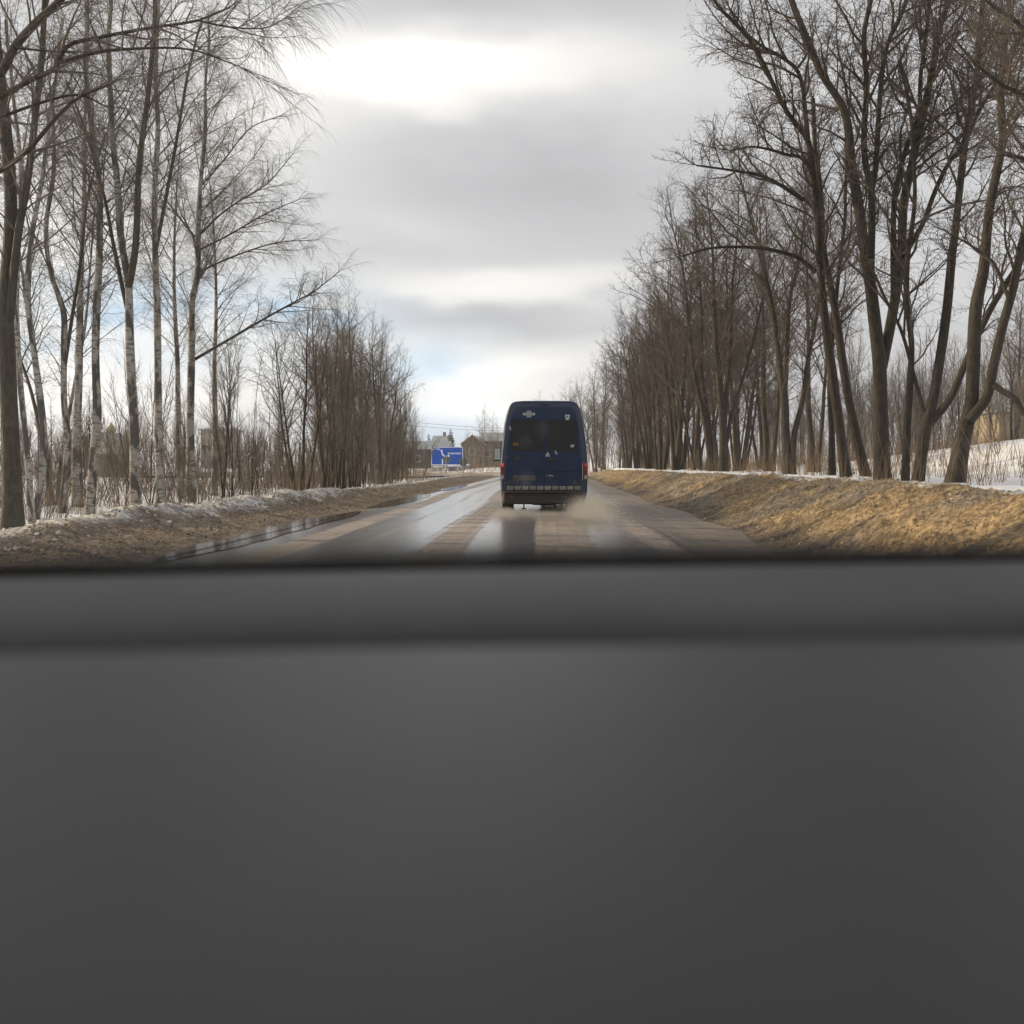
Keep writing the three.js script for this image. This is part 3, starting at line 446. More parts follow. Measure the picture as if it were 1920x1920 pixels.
traced('alder_tree', 'tree with stems fanning wide to the right from a low fork', 23, { seed: 35, style: 'alder', flare: 0.2, stems: [
  { px: [[1720, 906], [1736, 800], [1749, 751], [1765, 657], [1776, 575], [1785, 480], [1791, 436], [1801, 339], [1812, 250], [1830, 150], [1838, 50]], w: 22, w1: 6, ext: 3, t0: 0.35, dz: 0.8 },
  { px: [[1738, 800], [1779, 751], [1809, 684], [1833, 630], [1860, 575], [1888, 530], [1925, 470]], w: 15, w1: 6, ext: 3, limb: true, t0: 0.3, dz: -0.8 },
  { px: [[1736, 790], [1722, 735], [1710, 690], [1690, 620], [1660, 560]], w: 9, w1: 4, ext: 1.5, limb: true, t0: 0.3, dz: 0.8 }] });
traced('alder_tree', 'massive leaning trunk with a crooked bough at the right picture edge', 21.5, { seed: 36, style: 'alder', flare: 0.3, stems: [
  { px: [[1790, 909], [1806, 819], [1820, 765], [1825, 684], [1830, 575], [1844, 508], [1850, 440], [1856, 388], [1872, 307], [1880, 260], [1876, 160], [1890, 40]], w: 34, w1: 5, ext: 3, t0: 0.4, dz: 0.6, pow: 0.7 },
  { px: [[1816, 790], [1850, 745], [1862, 690], [1879, 616], [1901, 535], [1917, 453], [1945, 350], [1960, 240]], w: 19, w1: 7, ext: 4, limb: true, t0: 0.3, dz: -0.6 },
  { px: [[1864, 722], [1882, 735], [1901, 746], [1925, 780], [1960, 800]], w: 12, w1: 5, ext: 1, limb: true, t0: 0.3, dz: -0.6, z0: -0.4, len: 1.5 },
  { px: [[1892, 560], [1860, 490], [1820, 460], [1785, 440]], w: 8, w1: 3, limb: true, t0: 0.25, len: 1.6, z0: -0.5 }] });
traced('alder_tree', 'tall tree mostly beyond the right picture edge with an overhanging crown', 17.5, { seed: 37, style: 'alder', stems: [
  { px: [[2040, 930], [2035, 700], [2020, 480], [2000, 300], [1990, 120], [1985, -50]], w: 36, w1: 8, ext: 4, t0: 0.4, dens: 0.7 },
  { px: [[2005, 330], [1960, 240], [1920, 180], [1880, 160], [1830, 120], [1795, 80]], w: 12, w1: 4, limb: true, t0: 0.25, len: 1.5, dens: 1.2 },
  { px: [[1995, 180], [1950, 100], [1905, 40], [1860, 10]], w: 11, w1: 4, ext: 1.5, limb: true, t0: 0.2, len: 1.6, dens: 1.2 },
  { px: [[2015, 440], [1970, 360], [1925, 300], [1880, 290]], w: 10, w1: 4, limb: true, t0: 0.25, len: 1.5, dens: 1.1 }] });
traced('alder_tree', 'two stemmed dark tree standing alone on the snow above the bank', 36, { seed: 38, style: 'alder', flare: 0.2, stems: [
  { px: [[1476, 893], [1473, 819], [1470, 738], [1462, 684], [1454, 616], [1441, 543], [1424, 475], [1416, 440], [1400, 380]], w: 20, w1: 0.9, ext: 2, t0: 0.25, spread: 1.3, bias: TL },
  { px: [[1486, 893], [1489, 819], [1505, 751], [1516, 670], [1530, 602], [1540, 520]], w: 14, w1: 0.9, ext: 2.5, t0: 0.3, spread: 1.25 },
  { px: [[1471, 740], [1476, 656], [1481, 562], [1500, 480], [1510, 390]], w: 11, w1: 0.9, ext: 2, limb: true, t0: 0.15, spread: 1.25 }] });
traced('alder_tree', 'clump of upright stems at the middle of the right row', 46, { seed: 39, style: 'alder', dens: 0.95, stems: [
  { px: [[1357, 889], [1355, 790], [1347, 690], [1340, 602], [1337, 490], [1330, 400]], w: 18, w1: 0.8, ext: 1.5, t0: 0.22, spread: 1.45, bias: TL },
  { px: [[1356, 790], [1367, 690], [1370, 615], [1375, 515], [1384, 420]], w: 11, w1: 0.8, ext: 2, limb: true, t0: 0.15, spread: 1.4 },
  { px: [[1362, 830], [1372, 777], [1395, 702], [1415, 627], [1430, 560]], w: 9, w1: 0.8, ext: 2.5, limb: true, t0: 0.15, spread: 1.3 }] });
traced('alder_tree', 'grey green twin stems leaning together beside the upright clump', 50, { seed: 40, style: 'alder', dens: 0.95, stems: [
  { px: [[1335, 888], [1322, 790], [1302, 700], [1292, 615], [1282, 515], [1262, 430]], w: 13, w1: 0.8, ext: 1.5, t0: 0.22, spread: 1.5, bias: TL },
  { px: [[1341, 888], [1330, 800], [1315, 690], [1316, 600], [1310, 500], [1305, 420]], w: 12, w1: 0.8, ext: 1.5, t0: 0.22, spread: 1.45, bias: TL }] });
console.log('traced tris', triCount);

// --- trees grown once and copied ---
const P = {
  alderA: proto('alder', { S: { rad: [0, 0.028, 0.0100, 0.0052] }, seed: 61, h: 13, r: 0.17, stems: 3, lean: 0.16, dens: 0.74, spread: 1.6, t0: 0.22 }),
  alderB: proto('alder', { S: { rad: [0, 0.028, 0.0100, 0.0052] }, seed: 62, h: 14, r: 0.2, stems: 2, lean: 0.12, dens: 0.76, spread: 1.6, t0: 0.2 }),
  alderC: proto('alder', { S: { rad: [0, 0.028, 0.0100, 0.0052] }, seed: 63, h: 11, r: 0.12, stems: 4, lean: 0.2, dens: 0.70, spread: 1.4, t0: 0.18 }),
  birchA: proto('birch', { seed: 64, h: 15, r: 0.16, stems: 1, lean: 0.05, dens: 0.95, t0: 0.3 }),
  birchB: proto('birch', { seed: 65, h: 13, r: 0.13, stems: 2, lean: 0.12, dens: 0.75, t0: 0.28 }),
  sapA: proto('willow', { seed: 66, h: 7.5, r: 0.05, stems: 5, lean: 0.2, gather: 0.5, dens: 0.76, spread: 1.0, t0: 0.2, sides: 5 }),
  sapB: proto('willow', { seed: 67, h: 6.2, r: 0.04, stems: 6, lean: 0.24, gather: 0.7, dens: 0.72, spread: 1.0, t0: 0.15, sides: 5 }),
  sapC: proto('willow', { seed: 68, h: 8.5, r: 0.07, stems: 3, lean: 0.12, gather: 0.4, dens: 0.9, spread: 1.15, t0: 0.25, sides: 5 }),
  shrubA: proto('willow', { seed: 69, h: 2.6, r: 0.016, stems: 14, lean: 0.45, gather: 0.6, dens: 0.95, spread: 0.34, t0: 0.12, sides: 4, trunk: MAT.twigShrub, twig: MAT.twigShrub, S: { len: [0, 2.2, 0.5, 0.3] } }),
  shrubB: proto('willow', { seed: 70, h: 2.0, r: 0.013, stems: 18, lean: 0.5, gather: 0.9, dens: 0.95, spread: 0.32, t0: 0.1, sides: 4, trunk: MAT.twigShrub, twig: MAT.twigShrub, S: { len: [0, 2.0, 0.45, 0.28] } }),
  pole: proto('willow', { seed: 71, h: 5, r: 0.022, stems: 2, lean: 0.1, gather: 0.3, dens: 0.5, spread: 0.4, t0: 0.35, sides: 4, S: { len: [0, 2, 0.5, 0.3] } }),
};
console.log('with protos', triCount);
{
  const R = rngOf(411), T = () => R() * 6.283;
  // right row receding along the bank
  const row = [['alderC', 8.3, 56, 1.05], ['alderA', 7.7, 61, 1.02], ['alderB', 8.6, 66, 1], ['alderC', 7.6, 70, 1.1], ['alderB', 7.9, 75, 0.95], ['alderA', 8.6, 80, 0.98], ['alderB', 7.6, 86, 0.92], ['alderC', 8.2, 91, 1.05], ['alderA', 7.3, 95, 1.05], ['alderA', 9.5, 52, 0.95], ['alderB', 7.3, 58.5, 0.98], ['alderC', 7.0, 64, 1.05], ['alderA', 7.2, 72.5, 1], ['alderC', 7.1, 83, 1.1], ['alderB', 10.2, 48, 0.95], ['alderC', 10.6, 57, 1.05], ['alderB', 10.8, 64.5, 1], ['alderA', 11, 77, 1], ['alderB', 10.4, 90, 1], ['alderB', 11, 43, 0.85], ['alderA', 12.5, 60, 0.9], ['alderC', 13, 72, 1], ['alderB', 12, 86, 0.9]];
  const ORD = ['farthest', 'second farthest', 'third farthest', 'fourth farthest', 'fifth farthest', 'sixth farthest', 'seventh farthest', 'eighth farthest', 'ninth farthest', 'tenth farthest', 'eleventh farthest', 'twelfth farthest', 'thirteenth farthest', 'fourteenth farthest', 'fifteenth farthest', 'sixteenth farthest', 'seventeenth farthest', 'eighteenth farthest'], rank = (list, Z) => ORD[list.filter((q) => q[2] > Z).length];
  const front = row.filter((q) => q[1] < 9), back = row.filter((q) => q[1] >= 9);
  row.forEach(([k, x, Z, s]) => plant(P[k], 'alder_tree', x < 9 ? `bare many stemmed tree, ${rank(front, Z)} along the bank of the right row` : `bare tree set back behind the right row, ${rank(back, Z)} of those behind`, 'tree', x, -Z, { s, turn: T(), group: 'right row of trees receding along the bank' }));
  [['alderB', 9.5, 122, 1.05], ['alderA', 5.6, 121, 1.0], ['alderC', 3.6, 127, 1.05], ['alderB', 6.8, 130, 1.1], ['birchB', 3.0, 136, 0.95], ['alderC', 12, 118, 0.8], ['alderA', 8, 116, 0.8], ['alderC', 10, 132, 0.9], ['alderB', 13, 140, 0.8], ['alderC', 7, 142, 0.9], ['sapA', 8, 115, 1], ['sapB', 10.5, 114, 1], ['sapC', 6.5, 119, 1], ['sapA', 13, 117, 1.1], ['sapB', 5.5, 125, 1], ['sapA', 9, 124, 1.1], ['shrubA', 5, 114, 1.2], ['shrubA', 6.5, 113.5, 1.3], ['shrubB', 8, 113.5, 1.4], ['shrubA', 9.5, 114, 1.3], ['shrubB', 11, 113.6, 1.4], ['shrubA', 4, 116, 1.3], ['shrubA', 12.5, 114, 1.3], ['shrubB', 14, 114, 1.4]].forEach(([k, x, Z, s]) => plant(P[k], 'far_tree', 'bare tree or bush beyond the junction behind the van', 'tree', x, -Z, { s, turn: T(), group: 'trees beyond the junction' }));
  // left: taller trees of the thicket
  const lt = [['alderC', -10.6, 43, 0.78], ['alderB', -10.2, 47, 0.66], ['alderA', -11.4, 51, 0.78], ['alderB', -10.8, 57, 0.78], ['alderC', -12, 61, 0.95], ['alderA', -11, 66, 0.85], ['birchB', -12.4, 72, 0.85], ['alderB', -13.2, 77, 0.85], ['birchA', -14, 84, 0.76], ['birchB', -14.6, 90, 0.8]];
  lt.forEach(([k, x, Z, s]) => plant(P[k], 'thicket_tree', `bare taller tree of the left thicket, ${rank(lt, Z)} along the road`, 'tree', x, -Z, { s, turn: T(), group: 'taller trees in the left thicket' }));
  [['birchB', -15, 24, 1.05], ['birchB', -16.5, 33, 1], ['birchA', -14.2, 30, 1.05], ['birchA', -13.4, 40, 0.95], ['birchB', -18.5, 28, 1.1], ['birchA', -13.6, 37, 0.95], ['birchA', -17, 21, 1]].forEach(([k, x, Z, s], i, all) => plant(P[k], 'birch_tree', `slim birch standing back behind the front birch row, ${rank(all, Z)} of those behind`, 'tree', x, -Z, { s, turn: T(), group: 'birches behind the front row' }));
  // left: saplings
  const saps = ['sapA', 'sapB', 'sapC'];
  for (let k = 0; k < 36; k++) { const Z = 30 + 66 * Math.pow(R(), 0.9), x = -9.0 - 6.5 * Math.pow(R(), 1.3) - (Z < 38 ? 1.2 : 0) - Math.max(0, Z - 52) * 0.085; plant(P[saps[k % 3]], 'sapling', 'slender bare sapling in the brown thicket left of the road', 'sapling', x, -Z, { s: (0.5 + 0.45 * R()) * (Z < 42 ? 0.7 : 1), turn: T(), group: 'saplings in the left thicket' }); }
  for (let k = 0; k < 30; k++) { const Z = 22 + 50 * R(), x = -15 - 20 * R(); plant(P[saps[k % 3]], 'sapling', 'bare sapling far back behind the birch row', 'sapling', x, -Z, { s: 0.28 + 0.25 * R(), turn: T(), group: 'saplings behind the birches' }); }
  for (let k = 0; k < 44; k++) { const Z = 31 + 60 * R(), x = -8.7 - 2 * R() - Math.max(0, Z - 52) * 0.08; plant(P.pole, 'thin_sapling', 'thin pale upright stem at the front of the left thicket', 'sapling', x, -Z, { s: 0.6 + 0.5 * R(), turn: T(), group: 'thin stems at the thicket edge' }); }
  // left: brown shrubs
  for (let k = 0; k < 60; k++) { const Z = 19 + 75 * Math.pow(R(), 1.1), x = -9.3 - 8 * R() - (Z < 24 ? 1.5 : 0) - Math.max(0, Z - 55) * 0.08; plant(P[k % 2 ? 'shrubA' : 'shrubB'], 'shrub', 'leafless brown shrub under the left birches', 'shrub', x, -Z, { s: 0.7 + 0.5 * R(), turn: T(), group: 'brown shrubs under the left trees' }); }
  for (let k = 0; k < 40; k++) { const Z = 28 + 80 * R(), x = -18 - 30 * R(); plant(P[k % 2 ? 'shrubA' : 'shrubB'], 'shrub', 'brown shrub on the snow field far left', 'shrub', x, -Z, { s: 1 + 0.8 * R(), turn: T(), group: 'shrubs on the far left field' }); }
  [[-13.2, 96.5], [-12.7, 93], [-15.2, 96], [-14.2, 91]].forEach(([x, Z]) => plant(P.shrubA, 'shrub', 'rounded brown bush beside the junction left of the blue sign', 'shrub', x, -Z, { s: 1.5, turn: T(), group: 'bushes beside the junction' }));
  // right: shrubs and saplings behind the row
  for (let k = 0; k < 64; k++) { const Z = 26 + 80 * R(), x = 13 + 26 * R(); plant(P[['shrubA', 'shrubB', 'pole'][k % 3]], 'shrub', 'leafless shrub on the snow behind the right row of trees', 'shrub', x, -Z, { s: 0.7 + 0.6 * R(), turn: T(), group: 'shrubs behind the right row' }); }
  for (let k = 0; k < 74; k++) { const Z = 44 + 90 * R(), x = 17 + 34 * R() * (0.4 + Z / 120); plant(P[saps[k % 3]], 'sapling', 'bare sapling on the slope behind the right row of trees', 'sapling', x, -Z, { s: 0.6 + 0.5 * R(), turn: T(), group: 'saplings on the right slope' }); }
  for (let k = 0; k < 34; k++) { const Z = 45 + 90 * R(), x = 26 + 40 * R(); plant(P[['birchA', 'alderB', 'birchB'][k % 3]], 'hillside_tree', 'bare tree in the wood on the right hillside', 'tree', x, -Z, { s: 0.65 + 0.3 * R(), turn: T(), group: 'hillside wood on the right' }); }
  // shadow casters along the left verge beside and behind the car: the birch row goes on
  [['sapC', -9.3, 2.2], ['sapC', -10.6, 3.5], ['sapA', -10.2, 2.6], ['sapC', -12.2, 3.2], ['sapA', -11.6, 4.4], ['sapB', -13.5, 4.2], ['sapA', -9.4, 3.7], ['sapC', -14.5, 3.6]].forEach(([k, x, Z]) => plant(P[k], 'sapling', 'sapling of the roadside thicket beside the car, out of the picture to the left', 'sapling', x, -Z, { s: 1.05, turn: T(), group: 'saplings beside the car' }));
  [[-9.6, 8.5, 1], [-10.6, 3, 0.95], [-9.8, -3, 1.05], [-11.5, 12, 0.9], [-12, -8, 1]].forEach(([x, Z, s], i) => plant(P[i % 2 ? 'birchB' : 'birchA'], 'birch_tree', 'birch of the roadside row beside the car, out of the picture to the left', 'tree', x, -Z, { s, turn: T(), group: 'birches beside the car' }));
  // far woods as one mass
  const far = new Geo(), Rf = rngOf(77);
  { const pts = grow(V(0, -0.3, 0), V(0, 1, 0), 11, 6, 0.1, 0, Rf), rads = pts.map((_, i) => 0.13 * (1 - 0.85 * i / 6)); far.tube(pts, rads, 5); const S = { ...STYLE.alder, catkin: 0, gap: [0.5, 0.42, 0.3], rad: [0, 0.035, 0.02, 0.012], seg: [0, 4, 3, 2] }; clothe(far, Rf, pts, rads, 0.22, S, 1, 1); }
  const farGeo = far.build(); console.log('far tree tris', far.tris);
  const Rg = rngOf(79);
  scatter('far_wood', 640, farGeo, std(lin(0.12, 0.092, 0.07), 0.9), (i, p, e, s) => { let x, Z; if (i < 250) { x = 38 + 150 * Rg(); Z = 60 + 200 * Rg(); } else if (i < 400) { x = -45 - 170 * Rg(); Z = 90 + 210 * Rg(); } else { x = -70 + 190 * Rg(); Z = 240 + 140 * Rg(); } p.set(x, groundH(x, -Z) - 0.1, -Z); e.set(0, Rg() * 6.28, 0); const k = (0.6 + 0.4 * Rg()) * (i >= 400 ? 0.75 : 1); s.set(k, k, k); return 0; }, 'distant bare brown woods along the horizon', 'woods');
  // dry weed stalks through the snow
  const st = new Geo(), Rs = rngOf(81); for (let k = 0; k < 5; k++) { const pts = grow(V((Rs() - 0.5) * 0.2, -0.05, (Rs() - 0.5) * 0.2), V((Rs() - 0.5) * 0.5, 1, (Rs() - 0.5) * 0.5).normalize(), 0.5 + 0.6 * Rs(), 4, 0.3, -0.03, Rs); st.tube(pts, pts.map((_, i) => 0.006 * (1 - 0.7 * i / 4)), 3); }
  scatter('dry_weeds', 3600, st.build(), std(lin(0.19, 0.135, 0.085), 0.9), (i, p, e, s) => { let x, Z; if (i < 700) { x = -22 + 17 * Rs(); Z = 113 + 32 * Rs(); } else if (i < 2200) { x = 7.2 + 20 * Math.pow(Rs(), 1.3); Z = 17 + 70 * Rs(); } else { x = -8.8 - 12 * Rs(); Z = 14 + 75 * Rs(); } p.set(x, groundH(x, -Z) - 0.03, -Z); e.set(0, Rs() * 6.28, 0); const k = 0.5 + 0.9 * Rs(); s.set(k, k, k); return 0; }, 'dry weed stalks poking through the snow', 'weeds');
}

/* ---------- the blue van ---------- */
const shapeOf = (pts) => { const s = new THREE.Shape(); pts.forEach(([x, y], i) => (i ? s.lineTo(x, y) : s.moveTo(x, y))); return s; };
function rrect(x0, y0, x1, y1, r, S = THREE.Shape) { const s = new S(); s.moveTo(x0 + r, y0); s.lineTo(x1 - r, y0); s.absarc(x1 - r, y0 + r, r, -Math.PI / 2, 0); s.lineTo(x1, y1 - r); s.absarc(x1 - r, y1 - r, r, 0, Math.PI / 2); s.lineTo(x0 + r, y1); s.absarc(x0 + r, y1 - r, r, Math.PI / 2, Math.PI); s.lineTo(x0, y0 + r); s.absarc(x0 + r, y0 + r, r, Math.PI, Math.PI * 1.5); return s; }
const extr = (s, d, bevel = 0, seg = 2) => new THREE.ExtrudeGeometry(s, { depth: d, bevelEnabled: bevel > 0, bevelSize: bevel, bevelThickness: bevel, bevelSegments: seg, curveSegments: 8 });
{
  const vz = -23.1, vx = -0.12, van = thing('van', 'dark blue high roof van driving ahead, spattered with road dirt', 'van', [vx, 0, vz], 0.03);
  const dirtV = tex(256, 256, (u, v) => { const n = fbm(u * 10, v * 10, 5, 401, 10), n2 = fbm(u * 30, v * 30, 3, 403, 30), low = Math.pow(Math.max(0, 1 - v * 1.25), 1.6), k = Math.min(1, sstep(0.42, 0.9, low * 0.85 + (n - 0.5) * 0.9 + (n2 - 0.5) * 0.35) * 0.85 + 0.05 * n); return [lerp(0.004, 0.075, k), lerp(0.018, 0.065, k), lerp(0.062, 0.055, k)]; }, { srgb: true, wrap: THREE.ClampToEdgeWrapping });
  const paint = new THREE.MeshPhysicalMaterial({ color: lin(0.004, 0.018, 0.062), roughness: 0.42, clearcoat: 0.4, clearcoatRoughness: 0.35 });
  const rearPaint = new THREE.MeshPhysicalMaterial({ color: 0xffffff, map: dirtV, roughness: 0.55, clearcoat: 0.12, clearcoatRoughness: 0.4, specularIntensity: 0.6, bumpMap: cl(fineBump, 3, 3), bumpScale: 0.0006 });
  const dark = std(lin(0.035, 0.032, 0.028), 0.7, { bumpMap: cl(fineBump, 4, 4), bumpScale: 0.002 }), glass = new THREE.MeshPhysicalMaterial({ color: lin(0.012, 0.013, 0.013), roughness: 0.16, specularIntensity: 0.4 });
  const rubber = std(lin(0.02, 0.019, 0.018), 0.9), steel = std(lin(0.28, 0.28, 0.28), 0.45, { metalness: 0.7 }), red = new THREE.MeshPhysicalMaterial({ color: lin(0.17, 0.012, 0.01), roughness: 0.25 }), sticker = std(lin(0.55, 0.56, 0.56), 0.7);
  // body: a loft of cross sections from the tail to the nose (local z: 0 at the tail, negative forward)
  const prof = [[0.30, 0.93], [0.36, 0.965], [0.50, 0.985], [0.8, 1.0], [1.03, 1.006], [1.38, 0.984], [1.65, 0.957], [1.90, 0.926], [2.10, 0.90], [2.26, 0.866], [2.40, 0.822], [2.49, 0.78], [2.545, 0.735], [2.572, 0.665], [2.588, 0.5], [2.594, 0.25], [2.596, 0]];
  const full = [...prof.map(([y, x]) => [x, y]), ...prof.slice(0, -1).reverse().map(([y, x]) => [-x, y])];
  const stations = [[0, 0.955, 2.55], [-0.012, 0.972, 2.575], [-0.04, 0.988, 2.59], [-0.09, 0.998, 2.6], [-0.2, 1, 2.6], [-2, 1, 2.6], [-4.0, 1, 2.6], [-4.25, 0.995, 2.58], [-4.6, 0.98, 2.3], [-5.05, 0.965, 1.75], [-5.3, 0.95, 1.35], [-5.75, 0.91, 1.18], [-5.95, 0.85, 1.0], [-6.0, 0.8, 0.85]];
  const n = full.length, pos = [], uv = [], idx = [];
  stations.forEach(([z, w, top]) => full.forEach(([x, y]) => { const yy = y > top ? top - (2.596 - y) * 0.05 : y, shift = z > -0.1 ? 0 : 0; const lean = y > 1.0 ? -0.075 * Math.pow((y - 1.0) / 1.6, 1.5) : 0; pos.push(x * w, Math.min(yy, top + 0), z + (z > -0.3 ? lean : 0) + shift); uv.push(z, y); }));
  for (let s = 0; s < stations.length - 1; s++) for (let k = 0; k < n; k++) { const a = s * n + k, b = s * n + (k + 1) % n; idx.push(a, b, a + n, b, b + n, a + n); }
  const cap = (s, flip) => { const c = pos.length / 3; pos.push(0, 1.2, stations[s][0]); uv.push(0, 0); for (let k = 0; k < n; k++) { const a = s * n + k, b = s * n + (k + 1) % n; flip ? idx.push(c, a, b) : idx.push(c, b, a); } };
  cap(0, true); cap(stations.length - 1, false);
  const bg = new THREE.BufferGeometry(); bg.setAttribute('position', new THREE.Float32BufferAttribute(pos, 3)); bg.setAttribute('uv', new THREE.Float32BufferAttribute(uv, 2)); bg.setIndex(idx); bg.computeVertexNormals();
  mesh('body', bg, paint, van);
  // rear doors with window openings, leaning slightly with the tail
  const leanDoor = (g, off) => { const p = g.attributes.position; for (let i = 0; i < p.count; i++) { const y = p.getY(i); p.setZ(i, p.getZ(i) + off + (y > 1.0 ? -0.075 * Math.pow((y - 1.0) / 1.6, 1.5) : 0)); } g.computeVertexNormals(); return g; };
  const widthAt = (y) => { for (let i = 1; i < prof.length; i++) if (y <= prof[i][0]) return lerp(prof[i - 1][1], prof[i][1], (y - prof[i - 1][0]) / (prof[i][0] - prof[i - 1][0])); return 0; };
  for (const s of [-1, 1]) {
    const ys = range(0.56, 2.44, 0.1), edge = ys.map((y) => [s * (widthAt(y) * 0.955 - 0.10 - (y > 2.3 ? (y - 2.3) * 0.35 : 0)), y]);
    const sh = shapeOf([[s * 0.008, 0.56], ...edge, [s * 0.008, 2.44]]), win = s < 0 ? [-0.775, 1.43, -0.035, 2.16] : [0.035, 1.42, 0.775, 2.16];
    sh.holes.push(rrect(win[0], win[1], win[2], win[3], 0.09, THREE.Path));
    const dg = extr(sh, 0.02, 0.006); const u = dg.attributes.uv, p = dg.attributes.position; for (let i = 0; i < u.count; i++) u.setXY(i, (p.getX(i) + 1) / 2, (p.getY(i) - 0.3) / 2.3);
    const door = mesh('rear_door', leanDoor(dg, -0.004), rearPaint, van);
    mesh('window', leanDoor(extr(rrect(win[0] + 0.004, win[1] + 0.004, win[2] - 0.004, win[3] - 0.004, 0.086), 0.012, 0.003), 0.001), glass, door);
    mesh('crease', rbox(0.72, 0.022, 0.014, 0.006, s * 0.46, 1.0, 0.026), rearPaint, door);
    mesh('hinge', leanDoor(plain([rbox(0.07, 0.05, 0.03, 0.01, s * (widthAt(0.72) * 0.955 - 0.1), 0.72, 0.02), rbox(0.07, 0.05, 0.03, 0.01, s * (widthAt(1.3) * 0.955 - 0.1), 1.3, 0.02)]), 0), paint, door);
  }
  const handle = mesh('door_handle', rbox(0.22, 0.075, 0.035, 0.014, 0.17, 1.24, 0.035), dark, van);
  mesh('handle_recess', rbox(0.15, 0.12, 0.012, 0.005, -0.62, 1.28, 0.024), dark, van);
  mesh('roof_light', rbox(0.24, 0.03, 0.03, 0.01, 0, 2.5, -0.03), dark, van);
  for (const s of [-1, 1]) {
    const l = mesh('tail_light', rbox(0.075, 0.36, 0.11, 0.02, s * 0.948, 0.98, -0.012), red, van);
    mesh('lamp_segment', rbox(0.06, 0.075, 0.02, 0.008, s * 0.945, 1.13, 0.05), new THREE.MeshStandardMaterial({ color: lin(0.5, 0.03, 0.02), roughness: 0.3, emissive: lin(0.8, 0.05, 0.04), emissiveIntensity: s < 0 ? 0.55 : 0.12 }), l);
    mesh('lamp_base', rbox(0.06, 0.09, 0.02, 0.008, s * 0.945, 0.85, 0.05), std(lin(0.35, 0.30, 0.26), 0.4), l);
  }
  mesh('trim_strip', rbox(0.012, 0.40, 0.012, 0.004, 0.875, 0.98, 0.022), std(lin(0.5, 0.5, 0.48), 0.5), van);
  mesh('number_plate', rbox(0.52, 0.115, 0.012, 0.004, -0.45, 0.835, 0.026), std(lin(0.115, 0.11, 0.10), 0.85, { map: cl(dirtMap, 0.6, 0.6) }), van);
  // step bumper with a row of worn pale pads
  const bumper = mesh('bumper', plain([rbox(1.86, 0.30, 0.20, 0.05, 0, 0.385, 0.05), rbox(1.80, 0.035, 0.30, 0.012, 0, 0.515, 0.07)]), dark, van);
  for (let k = 0; k < 10; k++) mesh('step_pad', rbox(0.142, 0.085, 0.03, 0.008, -0.77 + k * 0.1705, 0.605, 0.05), std(lin(0.30 + 0.05 * ((k * 7) % 3), 0.29 + 0.05 * ((k * 7) % 3), 0.265 + 0.045 * ((k * 7) % 3)), 0.75, { map: cl(dirtMap, 0.7 + 0.1 * k, 0.7) }), bumper);
  mesh('reflector', rbox(0.11, 0.045, 0.015, 0.006, -0.76, 0.42, 0.155), red, bumper);
  mesh('tow_bracket', plain([box(0.03, 0.14, 0.03, 0.40, 0.20, 0), box(0.10, 0.025, 0.05, 0.40, 0.13, 0), box(0.03, 0.14, 0.03, -0.46, 0.20, 0), box(0.10, 0.025, 0.05, -0.46, 0.13, 0)]), rubber, van);
  mesh('axle', plain([new THREE.CylinderGeometry(0.06, 0.06, 1.5, 10).rotateZ(Math.PI / 2).translate(0, 0.36, -0.85), new THREE.SphereGeometry(0.24, 14, 10).scale(1.1, 0.8, 0.9).translate(0, 0.36, -0.85)]), rubber, van);
  mesh('spare_wheel', new THREE.CylinderGeometry(0.34, 0.27, 0.19, 24).translate(0, 0.30, -0.42), rubber, van);
  mesh('exhaust_pipe', new THREE.TubeGeometry(new THREE.CatmullRomCurve3([V(0.28, 0.36, -1.4), V(0.27, 0.3, -0.5), V(0.26, 0.22, -0.08), V(0.26, 0.16, 0.02)]), 14, 0.026, 8), std(lin(0.12, 0.09, 0.07), 0.8), van);
  mesh('underbody', box(1.5, 0.1, 5.4, 0, 0.40, -2.9), rubber, van);
  const tyre = new THREE.LatheGeometry([[0.2, -0.11], [0.29, -0.115], [0.335, -0.10], [0.345, -0.07], [0.345, 0.07], [0.335, 0.10], [0.29, 0.115], [0.2, 0.11]].map(([r, y]) => new THREE.Vector2(r, y)), 28).rotateZ(Math.PI / 2);
  const rim = plain([new THREE.CylinderGeometry(0.2, 0.2, 0.14, 24).rotateZ(Math.PI / 2), new THREE.CylinderGeometry(0.07, 0.07, 0.22, 12).rotateZ(Math.PI / 2)]);
  for (const [x, z] of [[-0.85, -0.9], [0.85, -0.9], [-0.85, -4.75], [0.85, -4.75]]) { const w = new THREE.Group(); w.name = 'wheel'; w.position.set(x, 0.325, z); van.add(w); mesh('tyre', tyre, rubber, w); mesh('rim', rim, steel, w); }
  for (const s of [-1, 1]) mesh('mud_flap', rbox(0.26, 0.36, 0.014, 0.004, s * 0.82, 0.235, -0.38), rubber, van);
  // door mirrors
  for (const s of [-1, 1]) { const m = mesh('mirror', rbox(0.21, 0.37, 0.12, 0.04, s * 1.16, 1.42, -4.75), dark, van); mesh('mirror_glass', rbox(0.165, 0.31, 0.01, 0.004, s * 1.16, 1.42, -4.684), new THREE.MeshPhysicalMaterial({ color: lin(0.30, 0.32, 0.30), metalness: 1, roughness: 0.12 }), m); mesh('mirror_arm', box(0.16, 0.04, 0.05, s * 1.0, 1.33, -4.75), dark, m); }
  // stickers
  const stick = (name, g, mat, x, y, z0 = 0) => { const lean = y > 1.0 ? -0.075 * Math.pow((y - 1.0) / 1.6, 1.5) : 0; return mesh(name, g.translate(x, y, 0.0235 + lean + z0), mat, van); };
